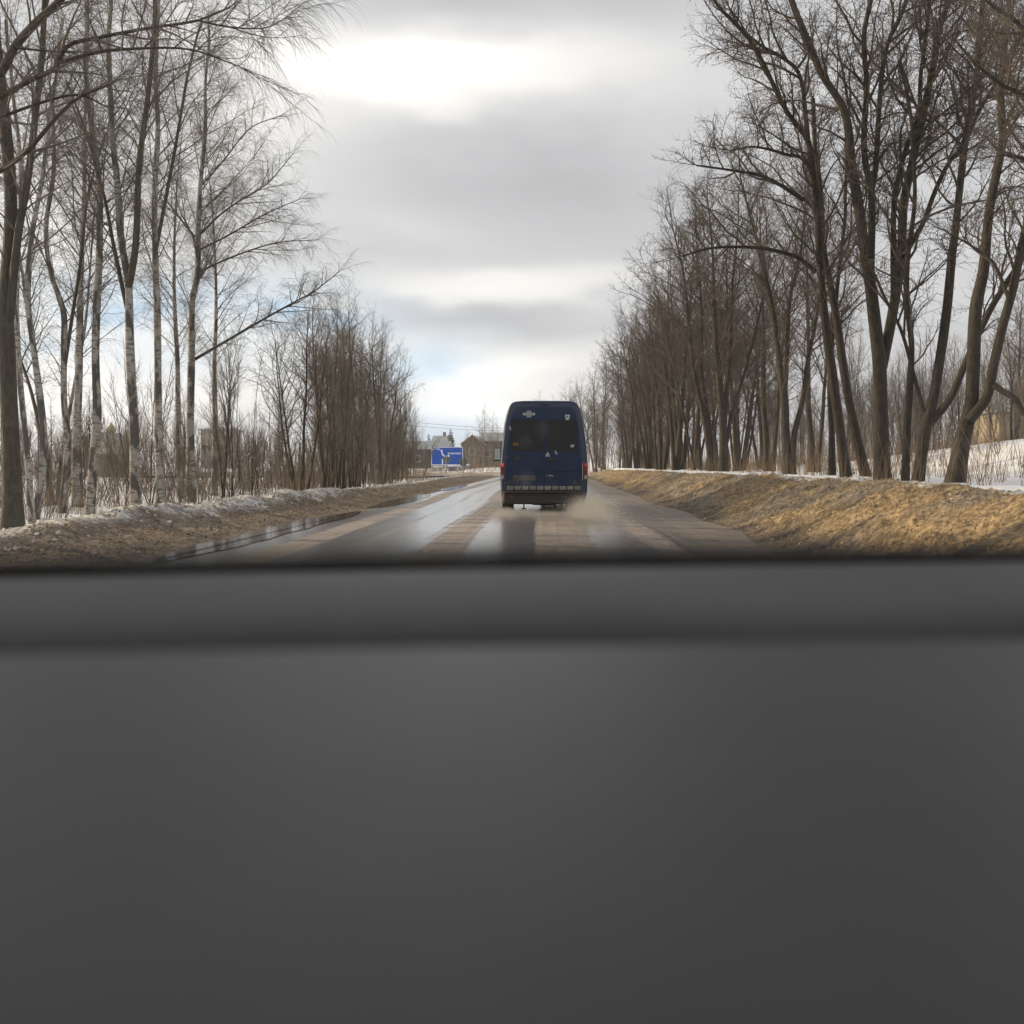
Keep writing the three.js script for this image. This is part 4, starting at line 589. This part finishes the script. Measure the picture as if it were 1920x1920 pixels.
  { // winged round badge with a bar across, top left
    const parts = [extr((() => { const s = new THREE.Shape(); s.absarc(0, 0, 0.093, 0, 6.2832); const h = new THREE.Path(); h.absarc(0, 0, 0.062, 0, 6.2832); s.holes.push(h); return s; })(), 0.002)];
    parts.push(extr(rrect(-0.135, -0.027, 0.135, 0.027, 0.008), 0.004)); for (let k = 0; k < 5; k++) parts.push(extr(rrect(-0.05 + k * 0.022, -0.075, -0.038 + k * 0.022, -0.034, 0.002), 0.003), extr(rrect(-0.05 + k * 0.022, 0.034, -0.038 + k * 0.022, 0.075, 0.002), 0.003));
    const b = stick('badge_sticker', plain(parts.map((g) => g.toNonIndexed ? g : g)), sticker, -0.345, 2.285); const letters = []; for (let k = 0; k < 9; k++) letters.push(box(0.014 + 0.004 * (k % 2), 0.03, 0.003, -0.108 + k * 0.027, 0, 0)); b.userData = {}; mesh('badge_lettering', plain(letters).translate(-0.345, 2.285, 0.0235 - 0.054 + 0.005), std(lin(0.02, 0.03, 0.08), 0.7), b);
  }
  { const s = new THREE.Shape(); s.absarc(0, 0, 0.043, 0, 6.2832); const h = new THREE.Path(); h.absarc(0, 0, 0.024, 0, 6.2832); s.holes.push(h); stick('ring_sticker', extr(s, 0.003), sticker, 0.395, 2.205); }
  stick('emblem_sticker', plain([box(0.11, 0.022, 0.003, 0, 0.045, 0), box(0.03, 0.03, 0.003, -0.035, 0.018, 0), box(0.03, 0.03, 0.003, 0.035, 0.018, 0), box(0.09, 0.02, 0.003, 0, -0.012, 0), box(0.03, 0.02, 0.003, 0, -0.03, 0), box(0.09, 0.018, 0.003, 0, -0.05, 0)]), sticker, 0.53, 2.21);
  const white = std(lin(0.5, 0.5, 0.5), 0.8), bodyAt = (x) => [new THREE.CircleGeometry(0.014, 10).translate(x, 0.028, 0.002), box(0.026, 0.04, 0.003, x, -0.006, 0)];
  stick('figure_sticker', plain([...bodyAt(0), box(0.03, 0.012, 0.003, 0.02, -0.035, 0)]), white, -0.775, 1.965);
  stick('family_sticker', plain([...bodyAt(0).map((g) => g.translate(0, 0.018, 0)), ...bodyAt(-0.026).map((g) => g.translate(0, -0.02, 0)), ...bodyAt(0.03).map((g) => g.translate(0, -0.02, 0))]), white, 0.078, 1.36);
  stick('running_sticker', plain([box(0.018, 0.06, 0.003, 0, 0, 0).rotateZ(0.5), box(0.05, 0.016, 0.003, 0.01, -0.02, 0).rotateZ(-0.4), new THREE.CircleGeometry(0.014, 10).translate(-0.022, 0.035, 0.002)]), white, 0.275, 1.405, 0.006);
  stick('paw_sticker', plain([-0.03, -0.01, 0.015, 0.035].map((x, k) => new THREE.CircleGeometry(0.014, 8).translate(x, k % 2 ? 0.018 : 0.006, 0.002)).concat([box(0.07, 0.022, 0.003, 0, -0.018, 0), box(0.02, 0.03, 0.003, -0.025, -0.02, 0)])), white, 0.64, 1.56, 0.004);
  stick('amber_sticker', plain([new THREE.TorusGeometry(0.045, 0.006, 6, 20, 4).translate(0, 0, 0), box(0.07, 0.018, 0.003, 0, 0, 0).rotateZ(0.6), box(0.016, 0.08, 0.003, 0.06, 0, 0)]), std(lin(0.30, 0.16, 0.04), 0.7), -0.66, 1.59, 0.004);
  stick('model_lettering', plain([0, 1, 2, 3, 4].map((k) => box(0.017, k === 1 ? 0.03 : 0.018, 0.003, -0.03 + k * 0.022, k === 1 ? 0.004 : 0, 0)).concat([box(0.016, 0.016, 0.003, -0.08, 0, 0)])), white, 0.14, 0.885);
  stick('round_badge', new THREE.TorusGeometry(0.032, 0.006, 6, 20), std(lin(0.1, 0.11, 0.12), 0.5), 0.69, 0.745);

  /* road spray thrown up behind the wheels */
  const R = rngOf(901), gauss = () => (R() + R() + R() + R() - 2) * 1.0;
  scatter('road_spray', 210000, new THREE.OctahedronGeometry(1, 0), std(lin(0.70, 0.64, 0.55), 0.9), (i, p, e, s) => {
    const k = i / 210000; let x, y, z;
    if (k < 0.66) { const t = R() * (0.45 + 0.55 * R()); x = 0.86 + t * 0.25 + gauss() * (0.22 + 0.40 * t); z = -0.4 + t * 4.6; y = 0.02 + Math.abs(gauss()) * (0.26 + 0.36 * t) * (1 - 0.5 * t); }
    else if (k < 0.82) { const t = R() * (0.45 + 0.55 * R()); x = -0.84 + gauss() * (0.14 + 0.2 * t); z = -0.4 + t * 3.0; y = 0.01 + Math.abs(gauss()) * (0.09 + 0.08 * t); }
    else { x = gauss() * 0.75; z = -0.2 + R() * R() * R() * 5; y = 0.01 + Math.abs(gauss()) * 0.07; }
    p.set(vx + x, y, vz + z); e.set(R() * 6, R() * 6, 0); const r = 0.0014 + 0.0026 * R() * R(); s.set(r, r, r); return 0;
  }, 'brown mist of road spray thrown up behind the van wheels', 'spray');
}

/* ---------- signs at the junction ---------- */
const galv = std(lin(0.42, 0.43, 0.43), 0.5, { metalness: 0.4 }), signBack = std(lin(0.20, 0.21, 0.20), 0.6, { metalness: 0.2 });
{
  const Z = 122, a = at(808.5, 872, Z), b = at(868, 838, Z), w = b.x - a.x, h = b.y - a.y, cx = (a.x + b.x) / 2, gy = groundH(cx, -Z);
  const t = thing('direction_sign', 'large blue direction sign with white arrows and place names', 'road sign', [cx, gy, -Z]);
  const c = document.createElement('canvas'); c.width = 768; c.height = Math.round(768 * h / w); const g = c.getContext('2d'), W = c.width, H = c.height;
  g.fillStyle = '#0c4fae'; g.fillRect(0, 0, W, H); g.strokeStyle = '#e8edf2'; g.lineWidth = 12; g.strokeRect(8, 8, W - 16, H - 16);
  g.fillStyle = '#f0f3f5'; g.font = `bold ${Math.round(H * 0.135)}px sans-serif`; g.textBaseline = 'middle'; g.fillText('ИСТРА', W * 0.035, H * 0.125, W * 0.255); g.fillText('БУЖАРОВО', W * 0.52, H * 0.36, W * 0.43);
  g.strokeStyle = '#f0f3f5'; g.lineWidth = 26; g.lineJoin = 'miter'; g.beginPath(); g.moveTo(W * 0.355, H); g.lineTo(W * 0.355, H * 0.70); g.lineTo(W * 0.435, H * 0.53); g.lineTo(W * 0.35, H * 0.40); g.lineTo(W * 0.335, H * 0.22); g.stroke(); g.beginPath(); g.moveTo(W * 0.42, H * 0.53); g.lineTo(W * 0.54, H * 0.51); g.stroke();
  g.beginPath(); g.moveTo(W * 0.325, H * 0.11); g.lineTo(W * 0.295, H * 0.25); g.lineTo(W * 0.37, H * 0.235); g.fill(); g.beginPath(); g.moveTo(W * 0.595, H * 0.495); g.lineTo(W * 0.525, H * 0.42); g.lineTo(W * 0.535, H * 0.60); g.fill();
  const print = new THREE.CanvasTexture(c); print.colorSpace = THREE.SRGBColorSpace;
  const y0 = a.y - gy;
  const panel = mesh('panel', rbox(w, h, 0.04, 0.01, 0, y0 + h / 2, 0), galv, t); mesh('printed_face', new THREE.PlaneGeometry(w - 0.02, h - 0.02).translate(0, y0 + h / 2, 0.0235), std(0xffffff, 0.45, { map: print }), panel);
  for (const x of [-0.3, 0.34]) mesh('post', new THREE.CylinderGeometry(0.07, 0.07, y0 + h * 0.9 + 0.3, 12).translate(x * w, (y0 + h * 0.9 - 0.3) / 2, -0.11), galv, t);
  mesh('post', new THREE.CylinderGeometry(0.08, 0.08, y0 + h * 0.9 + 0.3, 12).translate(-0.05 * w, (y0 + h * 0.9 - 0.3) / 2, -0.11), galv, t);
  for (const x of [0.34, -0.05]) mesh('brace', new THREE.TubeGeometry(new THREE.LineCurve3(V(x * w - 0.07, y0 + 0.02, -0.16), V(x * w - 0.02 + 0.12, -0.1, -1.3)), 2, 0.045, 8), galv, t);
}
function backSign(px, py, baseY, r, shape, label) {
  const Z = 1.15 * FPX / (baseY - 870), c = at(px, py, Z), gy = Math.max(-0.05, groundH(c.x, -Z)); const t = thing('road_sign', label, 'road sign', [c.x, gy, -Z]);
  const y = c.y - gy, s = new THREE.Shape(); if (shape === 'tri') { for (let k = 0; k < 3; k++) { const an = -Math.PI / 2 + k * 2.0944; s[k ? 'lineTo' : 'moveTo'](Math.cos(an) * r * 1.15, Math.sin(an) * r * 1.15); } } else for (let k = 0; k < 8; k++) { const an = Math.PI / 8 + k * Math.PI / 4; s[k ? 'lineTo' : 'moveTo'](Math.cos(an) * r, Math.sin(an) * r); }
  mesh('plate', extr(s, 0.012, 0.004, 1).translate(0, y, 0), signBack, t); mesh('post', new THREE.CylinderGeometry(0.038, 0.038, y + r + 0.4, 10).translate(0, (y + r - 0.4) / 2, 0.055), galv, t); mesh('clamp', plain([box(0.16, 0.04, 0.05, 0, y + r * 0.4, 0.04), box(0.16, 0.04, 0.05, 0, y - r * 0.4, 0.04)]), galv, t);
  if (shape === 'tri') mesh('lower_plate', rbox(0.55, 0.22, 0.012, 0.005, 0, y - r - 0.3, 0), signBack, t);
}
backSign(837, 862, 893, 0.36, 'oct', 'grey backed road sign on a post in front of the blue sign');
backSign(868.5, 866, 897.5, 0.36, 'oct', 'grey backed road sign on a post at the right corner of blue sign');

/* ---------- buildings and conifers far behind ---------- */
function house(name, label, Z, x0, x1, hWall, hRidge, depth, wallMat, roofMat, o = {}) {
  const w = x1 - x0, gy = groundH((x0 + x1) / 2, -Z) - 0.1, t = thing(name, label, o.category || 'house', [(x0 + x1) / 2, gy, -Z]), hw = hWall - gy, hr = hRidge - gy;
  if (o.gable) { mesh('wall', extr(shapeOf([[-w / 2, 0], [w / 2, 0], [w / 2, hw], [0, hr - 0.05], [-w / 2, hw]]), depth).translate(0, 0, -depth), wallMat, t); for (const s of [-1, 1]) { const L = Math.hypot(w / 2 + 0.4, hr - hw), an = Math.atan2(hr - hw, w / 2); mesh('roof', new THREE.BoxGeometry(L, 0.12, depth + 0.8).rotateZ(-s * an).translate(s * (w / 4 + 0.12), (hw + hr) / 2 + 0.02, -depth / 2), roofMat, t); } }
  else { mesh('wall', box(w, hw, depth, 0, hw / 2, -depth / 2), wallMat, t); const prof = shapeOf([[0.5, 0], [-depth / 2, hr - hw], [-depth - 0.5, 0], [-depth - 0.5, -0.12], [0.5, -0.12]]); mesh('roof', extr(prof, w + 0.8).rotateY(-Math.PI / 2).translate(w / 2 + 0.4, hw + 0.13, 0), roofMat, t); }
  const nW = o.windows || 0; for (let k = 0; k < nW; k++) { const x = -w / 2 + w * (k + 0.5) / nW, y = o.wy || hw * 0.55; const f = mesh('window', box(1.0, 1.2, 0.06, x, y, 0.02), std(lin(0.6, 0.6, 0.58), 0.6), t); mesh('pane', box(0.8, 1.0, 0.03, x, y, 0.05), std(lin(0.03, 0.035, 0.04), 0.1), f); }
  if (o.chimney) mesh('chimney', box(0.6, 1.2, 0.6, w * 0.1, hr + 0.3, -depth / 2), std(lin(0.3, 0.16, 0.11), 0.9), t);
  return t;
}
const wood = std(lin(0.21, 0.15, 0.115), 0.9, { map: cl(dirtMap, 0.3, 0.3) }), greyRoof = std(lin(0.24, 0.26, 0.28), 0.6), darkWall = std(lin(0.075, 0.07, 0.065), 0.9), slate = std(lin(0.20, 0.23, 0.26), 0.55), cream = std(lin(0.36, 0.32, 0.26), 0.9), rustRoof = std(lin(0.3, 0.2, 0.15), 0.8);
{
  const X = (px, Z) => at(px, 870, Z).x, Y = (py, Z) => at(960, py, Z).y;
  house('wooden_house', 'red brown wooden house with a steep gable behind the blue sign', 168, X(866, 168), X(905, 168), Y(832, 168), Y(817, 168), 9, wood, std(lin(0.3, 0.24, 0.2), 0.8), { gable: true, windows: 1, wy: 3.1 });
  house('wooden_house', 'grey roofed wooden house beside the van mirror', 176, X(904, 176), X(948, 176), Y(828, 176), Y(811, 176), 8, wood, greyRoof, { windows: 2 });
  house('long_house', 'long dark house with slate blue roof left of the blue sign', 186, X(728, 186), X(838, 186), Y(843, 186), Y(827, 186), 8, darkWall, slate, { windows: 3 });
  house('roof_house', 'house with chimney whose roof shows above the long dark house', 215, X(812, 215), X(842, 215), Y(828, 215), Y(817, 215), 8, rustRoof, greyRoof, { chimney: true });
  house('apartment_block', 'pale distant block seen through the left birches', 170, X(378, 170), X(420, 170), Y(806, 170), Y(800, 170), 10, std(lin(0.34, 0.30, 0.27), 0.9), greyRoof, { windows: 4, category: 'building' });
  const t = thing('chapel', 'cream chapel with two gold tipped towers far behind the left birches', 'chapel', [X(182, 150), groundH(X(182, 150), -150), -150]), k = 150 / FPX;
  mesh('wall', box(70 * k, 4.2, 8, 0, 2.1, -4), cream, t); mesh('roof', extr(shapeOf([[-36 * k, 0], [36 * k, 0], [0, 1.2]]), 8).translate(0, 4.2, -8), greyRoof, t);
  for (const [px, top] of [[165, 788], [194, 792]]) { const x = X(px, 150) - t.position.x, ty = Y(top, 150) - t.position.y; mesh('tower', new THREE.CylinderGeometry(0.62, 0.68, ty - 1.4, 12).translate(x, (ty - 1.4) / 2, -3), cream, t); mesh('tower_roof', new THREE.LatheGeometry([[0, 1.9], [0.12, 1.5], [0.62, 0.9], [0.72, 0.45], [0.5, 0]].map(([a, b]) => new THREE.Vector2(a, b)), 14).translate(x, ty - 1.5, -3), std(lin(0.34, 0.27, 0.16), 0.6), t); }
  house('hut', 'small grey brown shed behind the left birches', 95, X(180, 95), X(222, 95), Y(852, 95), Y(842, 95), 4, std(lin(0.20, 0.17, 0.145), 0.9), std(lin(0.30, 0.29, 0.28), 0.9), { category: 'shed' });
  house('cottage', 'ochre timber cottage half hidden up the right slope', 92, X(1872, 92), X(1950, 92), Y(775, 92), Y(760, 92), 6, std(lin(0.30, 0.25, 0.17), 0.9), greyRoof, {});
  // small snow roofed huts below the sign
  const snowRoof = std(lin(0.8, 0.8, 0.82), 0.9), blueWall = std(lin(0.03, 0.075, 0.26), 0.6);
  function kiosk(name, label, px0, px1, py0, py1, Z, m, category) { const x0 = X(px0, Z), x1 = X(px1, Z), y1 = Y(py0, Z), gy = groundH((x0 + x1) / 2, -Z), w = x1 - x0, h = y1 - gy; const t = thing(name, label, category, [(x0 + x1) / 2, gy - 0.05, -Z]); mesh('wall', box(w, h, 1.6, 0, h / 2, -0.8), m, t); mesh('roof', rbox(w + 0.3, 0.2, 2, 0.06, 0, h + 0.08, -0.8), snowRoof, t); mesh('door', box(Math.min(0.7, w * 0.4), h * 0.75, 0.04, w * 0.2, h * 0.38, 0.02), std(lin(0.2, 0.21, 0.22), 0.7), t); mesh('frame', plain([box(0.06, h, 0.06, -w / 2 - 0.02, h / 2, 0.03), box(0.06, h, 0.06, w / 2 + 0.02, h / 2, 0.03)]), galv, t); }
  kiosk('kiosk', 'blue kiosk with snow on its roof under the blue sign', 841, 863, 874, 886, 134, blueWall, 'kiosk');
  kiosk('kiosk', 'small grey hut with snowy roof right of the blue kiosk', 869, 877, 872, 882, 140, signBack, 'kiosk');
  kiosk('kiosk', 'grey hut with snowy roof at the left post of blue sign', 812, 827, 875, 886, 138, std(lin(0.3, 0.31, 0.31), 0.8), 'kiosk');
  { const Z = 131, x0 = X(809, Z), x1 = X(833, Z), gy = groundH(x0, -Z), t = thing('railing', 'pale upright railing below the left end of blue sign', 'railing', [(x0 + x1) / 2, gy, -Z]), w = x1 - x0; for (let k = 0; k < 9; k++) mesh('baluster', box(0.06, 1.0, 0.05, -w / 2 + w * k / 8, 0.5, 0), galv, t); mesh('rail', plain([box(w + 0.1, 0.07, 0.06, 0, 1.02, 0), box(w + 0.1, 0.06, 0.06, 0, 0.2, 0)]), galv, t); }
  // spruces
  const needle = std(lin(0.028, 0.048, 0.030), 0.9);
  function spruce(label, px, py, Z, seed) {
    const R = rngOf(seed), x = X(px, Z), gy = groundH(x, -Z), H = Y(py, Z) - gy, t = thing('spruce_tree', label, 'tree', [x, gy - 0.1, -Z]), g = new Geo(), c = new Geo();
    g.tube([V(0, 0, 0), V(0, H * 0.5, 0), V(0, H, 0)], [0.16, 0.09, 0.02], 7, true); mesh('trunk', g.build(), MAT.bark, t);
    for (let y = H * 0.12; y < H * 0.97; y += 0.32) { const L = (H - y) * 0.26 + 0.15, m = 9; for (let k = 0; k < m; k++) { const a = R() * 6.28, l = L * (0.7 + 0.5 * R()), p0 = V(0, y, 0), d = V(Math.cos(a), 0.12, Math.sin(a)); const pts = grow(p0, d.normalize(), l, 3, 0.2, -0.06, R); c.tube(pts, [0.05, 0.075, 0.06, 0.01], 3); for (let q = 0; q < 6; q++) { const f = 0.25 + 0.7 * R(), b = pts[Math.min(2, (f * 3) | 0)].clone().lerp(pts[Math.min(3, ((f * 3) | 0) + 1)], 0.5); c.tube(grow(b, sideDir(d, 0.9, R, -0.35), l * 0.32, 2, 0.2, -0.1, R), [0.045, 0.05, 0.008], 3); } } }
    mesh('crown', c.build(), needle, t);
  }
  spruce('tall dark spruce behind the blue sign', 845, 802, 205, 501); spruce('small dark spruce above the long dark house', 804, 812, 212, 502);
  // birches round the houses
  const R = rngOf(515); for (const [px, Z, s] of [[912, 190, 0.95], [900, 185, 0.75], [925, 196, 0.85], [890, 160, 0.5], [935, 160, 0.6], [918, 158, 0.55], [880, 158, 0.45], [905, 155, 0.5], [1012, 215, 1.25], [872, 152, 0.42], [878, 149, 0.5], [887, 154, 0.45], [896, 150, 0.5], [909, 152, 0.5], [915, 148, 0.45], [922, 153, 0.5], [929, 149, 0.45]]) plant(P[R() < 0.5 ? 'birchA' : 'birchB'], 'village_birch', 'bare birch among the houses beyond the junction', 'tree', X(px, Z), -Z, { s: s * 0.85, turn: R() * 6, group: 'birches among the far houses' });
  for (const [px, Z, s] of [[750, 175, 0.6], [775, 165, 0.6], [760, 150, 0.5], [795, 170, 0.5]]) plant(P.sapC, 'village_tree', 'small bare tree in front of the long dark house', 'tree', X(px, Z), -Z, { s, turn: R() * 6, group: 'small trees by the long house' });
  for (const [px, Z] of [[870, 143], [884, 146], [893, 150], [905, 147], [920, 150], [932, 146]]) plant(P.shrubA, 'shrub', 'dark shrub on the sunlit snow before the wooden houses', 'shrub', X(px, Z), -Z, { s: 0.8 + 0.6 * R(), turn: R() * 6, group: 'shrubs before the wooden houses' });
  // power line
  const pole = (px, Z, label) => { const x = X(px, Z), gy = groundH(x, -Z), t = thing('utility_pole', label, 'utility pole', [x, gy - 0.2, -Z]); mesh('post', new THREE.CylinderGeometry(0.09, 0.13, 8.0, 10).translate(0, 4, 0), MAT.bark, t); mesh('crossarm', box(1.6, 0.1, 0.1, 0, 7.6, 0), MAT.bark, t); return V(x, gy + 7.45, -Z); };
  const a = pole(700, 150, 'wooden utility pole hidden behind the left thicket'), b = pole(1130, 185, 'wooden utility pole behind the right row of trees');
  for (const dx of [-0.7, 0.7]) { const pts = []; for (let k = 0; k <= 20; k++) { const q = a.clone().lerp(b, k / 20); q.x += dx; q.y += dx * 0.3 - 1.1 * Math.sin(Math.PI * k / 20); pts.push(q); } tagMesh('power_line', new THREE.TubeGeometry(new THREE.CatmullRomCurve3(pts), 30, 0.022, 5), std(lin(0.05, 0.05, 0.05), 0.6), { label: dx < 0 ? 'lower thin power line across the sky above the sign' : 'upper thin power line across the sky above the sign', category: 'cable', group: 'power lines' }); }
}

/* ---------- the car that the picture is taken from ---------- */
{
  const car = thing('car', 'grey dashboard and windscreen of the car the picture is taken from', 'car', [0, 0, 0]);
  const pile = tex(512, 512, (u, v) => 0.5 * fbm(u * 64, v * 64, 3, 601, 64) + 0.5 * vnoise(u * 200, v * 200, 603, 200));
  const scuff = tex(256, 256, (u, v) => { const k = 0.80 + 0.62 * (fbm(u * 5, v * 5, 4, 607, 5) - 0.5) + 0.14 * (fbm(u * 40, v * 40, 2, 609, 40) - 0.5); return [k, k, k]; }, { srgb: true });
  const dashMat = new THREE.MeshPhysicalMaterial({ color: lin(0.034, 0.035, 0.037), roughness: 0.45, specularIntensity: 0.8, map: cl(scuff, 1.7, 1.7), bumpMap: cl(pile, 6, 6), bumpScale: 0.0004 });
  const dashMat2 = new THREE.MeshPhysicalMaterial({ color: lin(0.055, 0.055, 0.061), roughness: 0.5, specularIntensity: 0.8, map: cl(scuff, 2.1, 2.1), bumpMap: cl(pile, 7, 7), bumpScale: 0.0004 });
  const trim = std(lin(0.16, 0.155, 0.15), 0.9), shell = new THREE.MeshPhysicalMaterial({ color: lin(0.12, 0.125, 0.13), roughness: 0.35, clearcoat: 0.6 }), seatMat = std(lin(0.06, 0.06, 0.065), 0.95);
  const X0 = -0.62, X1 = 1.22, CX = 0.30;                                  // the driver sits left of the middle
  const bow = (x) => 0.155 * x - 0.085 * x * x;                            // the scuttle bows forward towards the middle
  function sheet(profile, xs, dropFn = () => 0, stretch = (d) => Math.max(0, (d - 0.05) / 0.4)) { const pos = [], uv = [], idx = [], m = profile.length; xs.forEach((x) => profile.forEach(([d, y]) => { pos.push(x, EYE.y + y + dropFn(x, d), -(d + bow(x) * stretch(d))); uv.push(x, d); })); for (let i = 0; i < xs.length - 1; i++) for (let j = 0; j < m - 1; j++) { const a = i * m + j, b = a + m; idx.push(a, b, a + 1, b, b + 1, a + 1); } const g = new THREE.BufferGeometry(); g.setAttribute('position', new THREE.Float32BufferAttribute(pos, 3)); g.setAttribute('uv', new THREE.Float32BufferAttribute(uv, 2)); g.setIndex(idx); g.computeVertexNormals(); return g; }
  const curve = (pts, n) => new THREE.SplineCurve(pts.map(([a, b]) => new THREE.Vector2(a, b))).getPoints(n).map((p) => [p.x, p.y]);
  const xs = range(X0, X1, 0.04), tilt = (x) => -0.010 * (0.3 - x) * 0.35;
  const dash = new THREE.Group(); dash.name = 'dashboard'; car.add(dash);
  mesh('dash_pad', sheet(curve([[-0.24, -0.55], [-0.20, -0.30], [-0.15, -0.15], [-0.08, -0.092], [0.0, -0.072], [0.1, -0.0605], [0.2, -0.0548], [0.275, -0.0518], [0.296, -0.0524], [0.304, -0.058], [0.307, -0.075], [0.307, -0.11]], 70), xs, tilt), dashMat, dash);
  mesh('defroster_strip', sheet(curve([[0.300, -0.10], [0.34, -0.098], [0.362, -0.088], [0.374, -0.073], [0.384, -0.0625], [0.398, -0.0555], [0.418, -0.0500], [0.438, -0.0466], [0.449, -0.0456], [0.457, -0.0470], [0.462, -0.056], [0.465, -0.078], [0.47, -0.13]], 50), xs, tilt), dashMat2, dash);
  mesh('bulkhead', box(1.8, 0.6, 0.03, CX, 0.75, -0.60), trim, car);
  // windscreen: raked pane, black ceramic band with fading dots along its foot, a few dried splashes
  const RK = 42 * Math.PI / 180, rake = Math.tan(RK), gy = (d) => -0.062 + (0.525 - d) * rake, gb = (x) => bow(x);
  const glassMat = new THREE.MeshPhysicalMaterial({ color: 0xffffff, roughness: 0.0, transmission: 1, thickness: 0, ior: 1.45, side: THREE.DoubleSide });
  const screen = mesh('windscreen', sheet([[0.545, gy(0.545)], [0.35, gy(0.35)], [0.15, gy(0.15)], [0.01, gy(0.01)]], range(X0, X1, 0.08), () => 0, () => 1), glassMat, car);
  const black = std(lin(0.006, 0.006, 0.006), 0.6), off = 0.0022;
  mesh('frit_band', sheet([[0.545, gy(0.545) - off], [0.5085, gy(0.5085) - off]], range(X0, X1, 0.04), () => 0, () => 1), black, screen);
  { const dots = [], rows = 15, pitch = 0.0021; const N = []; for (let r = 0; r < rows; r++) { const d = 0.5085 - 0.0010 - r * 0.00125, rad = 0.00122 * (1 - 0.05 * r); for (let x = -0.36 + (r % 2) * pitch / 2; x < 0.40; x += pitch) N.push([x, d, rad]); }
    const im = new THREE.InstancedMesh(new THREE.CircleGeometry(1, 8), black, N.length), m = new THREE.Matrix4(), q = new THREE.Quaternion().setFromEuler(new THREE.Euler(-Math.PI / 2 + RK, 0, 0)); N.forEach(([x, d, r], i) => { m.compose(V(x, EYE.y + gy(d) - off, -(d + gb(x))), q, V(r, r, r)); im.setMatrixAt(i, m); }); im.name = 'frit_dots'; im.userData = { kind: 'stuff' }; screen.add(im); }
  const spot = new THREE.MeshStandardMaterial({ color: lin(0.5, 0.49, 0.47), roughness: 1, transparent: true, opacity: 0.22, side: THREE.DoubleSide });
  const qs = new THREE.Quaternion().setFromEuler(new THREE.Euler(-Math.PI / 2 + RK, 0, 0)), R = rngOf(733);
  const spots = [[1017, 806, 0.0016], [1822, 832, 0.0018], [968, 766, 0.0012], [985, 898, 0.0022], [1745, 505, 0.0016], [1885, 15, 0.003], [212, 275, 0.0018], [985, 828, 0.0014]]; for (let k = 0; k < 22; k++) spots.push([1920 * R(), 100 + 850 * R(), 0.0004 + 0.0007 * R()]);
  for (const [px, py, r] of spots) { const dir = at(px, py, 1).sub(EYE); let d = 0.3; for (let k = 0; k < 20; k++) d = (0.525 - 0.062 / rake + gb(dir.x * d)) / (1 + dir.y / rake) ; const p = EYE.clone().addScaledVector(dir, d - 0.0015); const s = mesh('dried_splash', new THREE.CircleGeometry(r, 14), spot, screen); s.position.copy(p); s.quaternion.copy(qs); s.scale.set(1, 1.5, 1); }
  // cabin round the camera
  mesh('roof', rbox(1.5, 0.05, 2.2, 0.02, CX, EYE.y + 0.42, 1.06), trim, car);
  for (const s of [-1, 1]) mesh('pillar', new THREE.TubeGeometry(new THREE.CatmullRomCurve3([V(CX + s * 0.90, EYE.y - 0.10, -0.46), V(CX + s * 0.84, EYE.y + 0.16, -0.25), V(CX + s * 0.72, EYE.y + 0.42, 0.02)]), 16, 0.045, 10), trim, car);
  for (const s of [-1, 1]) { const d = mesh('door', rbox(0.08, 0.72, 2.3, 0.03, CX + s * 0.93, 0.72, 0.7), trim, car); mesh('window', rbox(0.006, 0.44, 1.2, 0.002, CX + s * 0.86, EYE.y + 0.17, 0.57), new THREE.MeshPhysicalMaterial({ color: 0xffffff, transmission: 1, thickness: 0, roughness: 0 }), d); mesh('window_frame', plain([box(0.07, 0.5, 0.10, CX + s * 0.84, EYE.y + 0.17, 1.22), box(0.08, 0.06, 1.9, CX + s * 0.76, EYE.y + 0.42, 1.15)]), trim, d); }
  mesh('rear_panel', box(1.7, 1.2, 0.05, CX, 0.98, 2.1), trim, car); mesh('floor', box(1.8, 0.05, 2.9, CX, 0.36, 0.75), trim, car);
  for (const x of [-0.08, 0.68]) { const s = mesh('seat', rbox(0.5, 0.16, 0.5, 0.06, x, 0.62, 0.45), seatMat, car); mesh('backrest', new RoundedBoxGeometry(0.5, 0.66, 0.14, 3, 0.06).rotateX(0.22).translate(x, 0.98, 0.78), seatMat, s); mesh('headrest', rbox(0.27, 0.2, 0.1, 0.045, x, 1.40, 0.88), seatMat, s); }
  mesh('bonnet', sheet([[0.56, -0.13], [0.9, -0.17], [1.3, -0.24], [1.6, -0.36], [1.68, -0.55], [1.68, -0.8]], range(X0 + 0.02, X1 - 0.02, 0.2), (x) => -0.09 * Math.pow(Math.abs(x - CX) / 0.9, 3), () => 0.5), shell, car);
  const tyre = new THREE.TorusGeometry(0.25, 0.08, 10, 24).rotateY(Math.PI / 2); for (const [x, z] of [[-0.5, -1.0], [1.1, -1.0], [-0.5, 1.7], [1.1, 1.7]]) { const w = mesh('wheel', tyre, std(lin(0.02, 0.02, 0.02), 0.9), car); w.position.set(x, 0.31, z); }
}
scene.fog = new THREE.FogExp2(new THREE.Color().setRGB(0.86, 0.88, 0.91), 0.0004);
console.log('tris', triCount);
renderer.render(scene, camera);
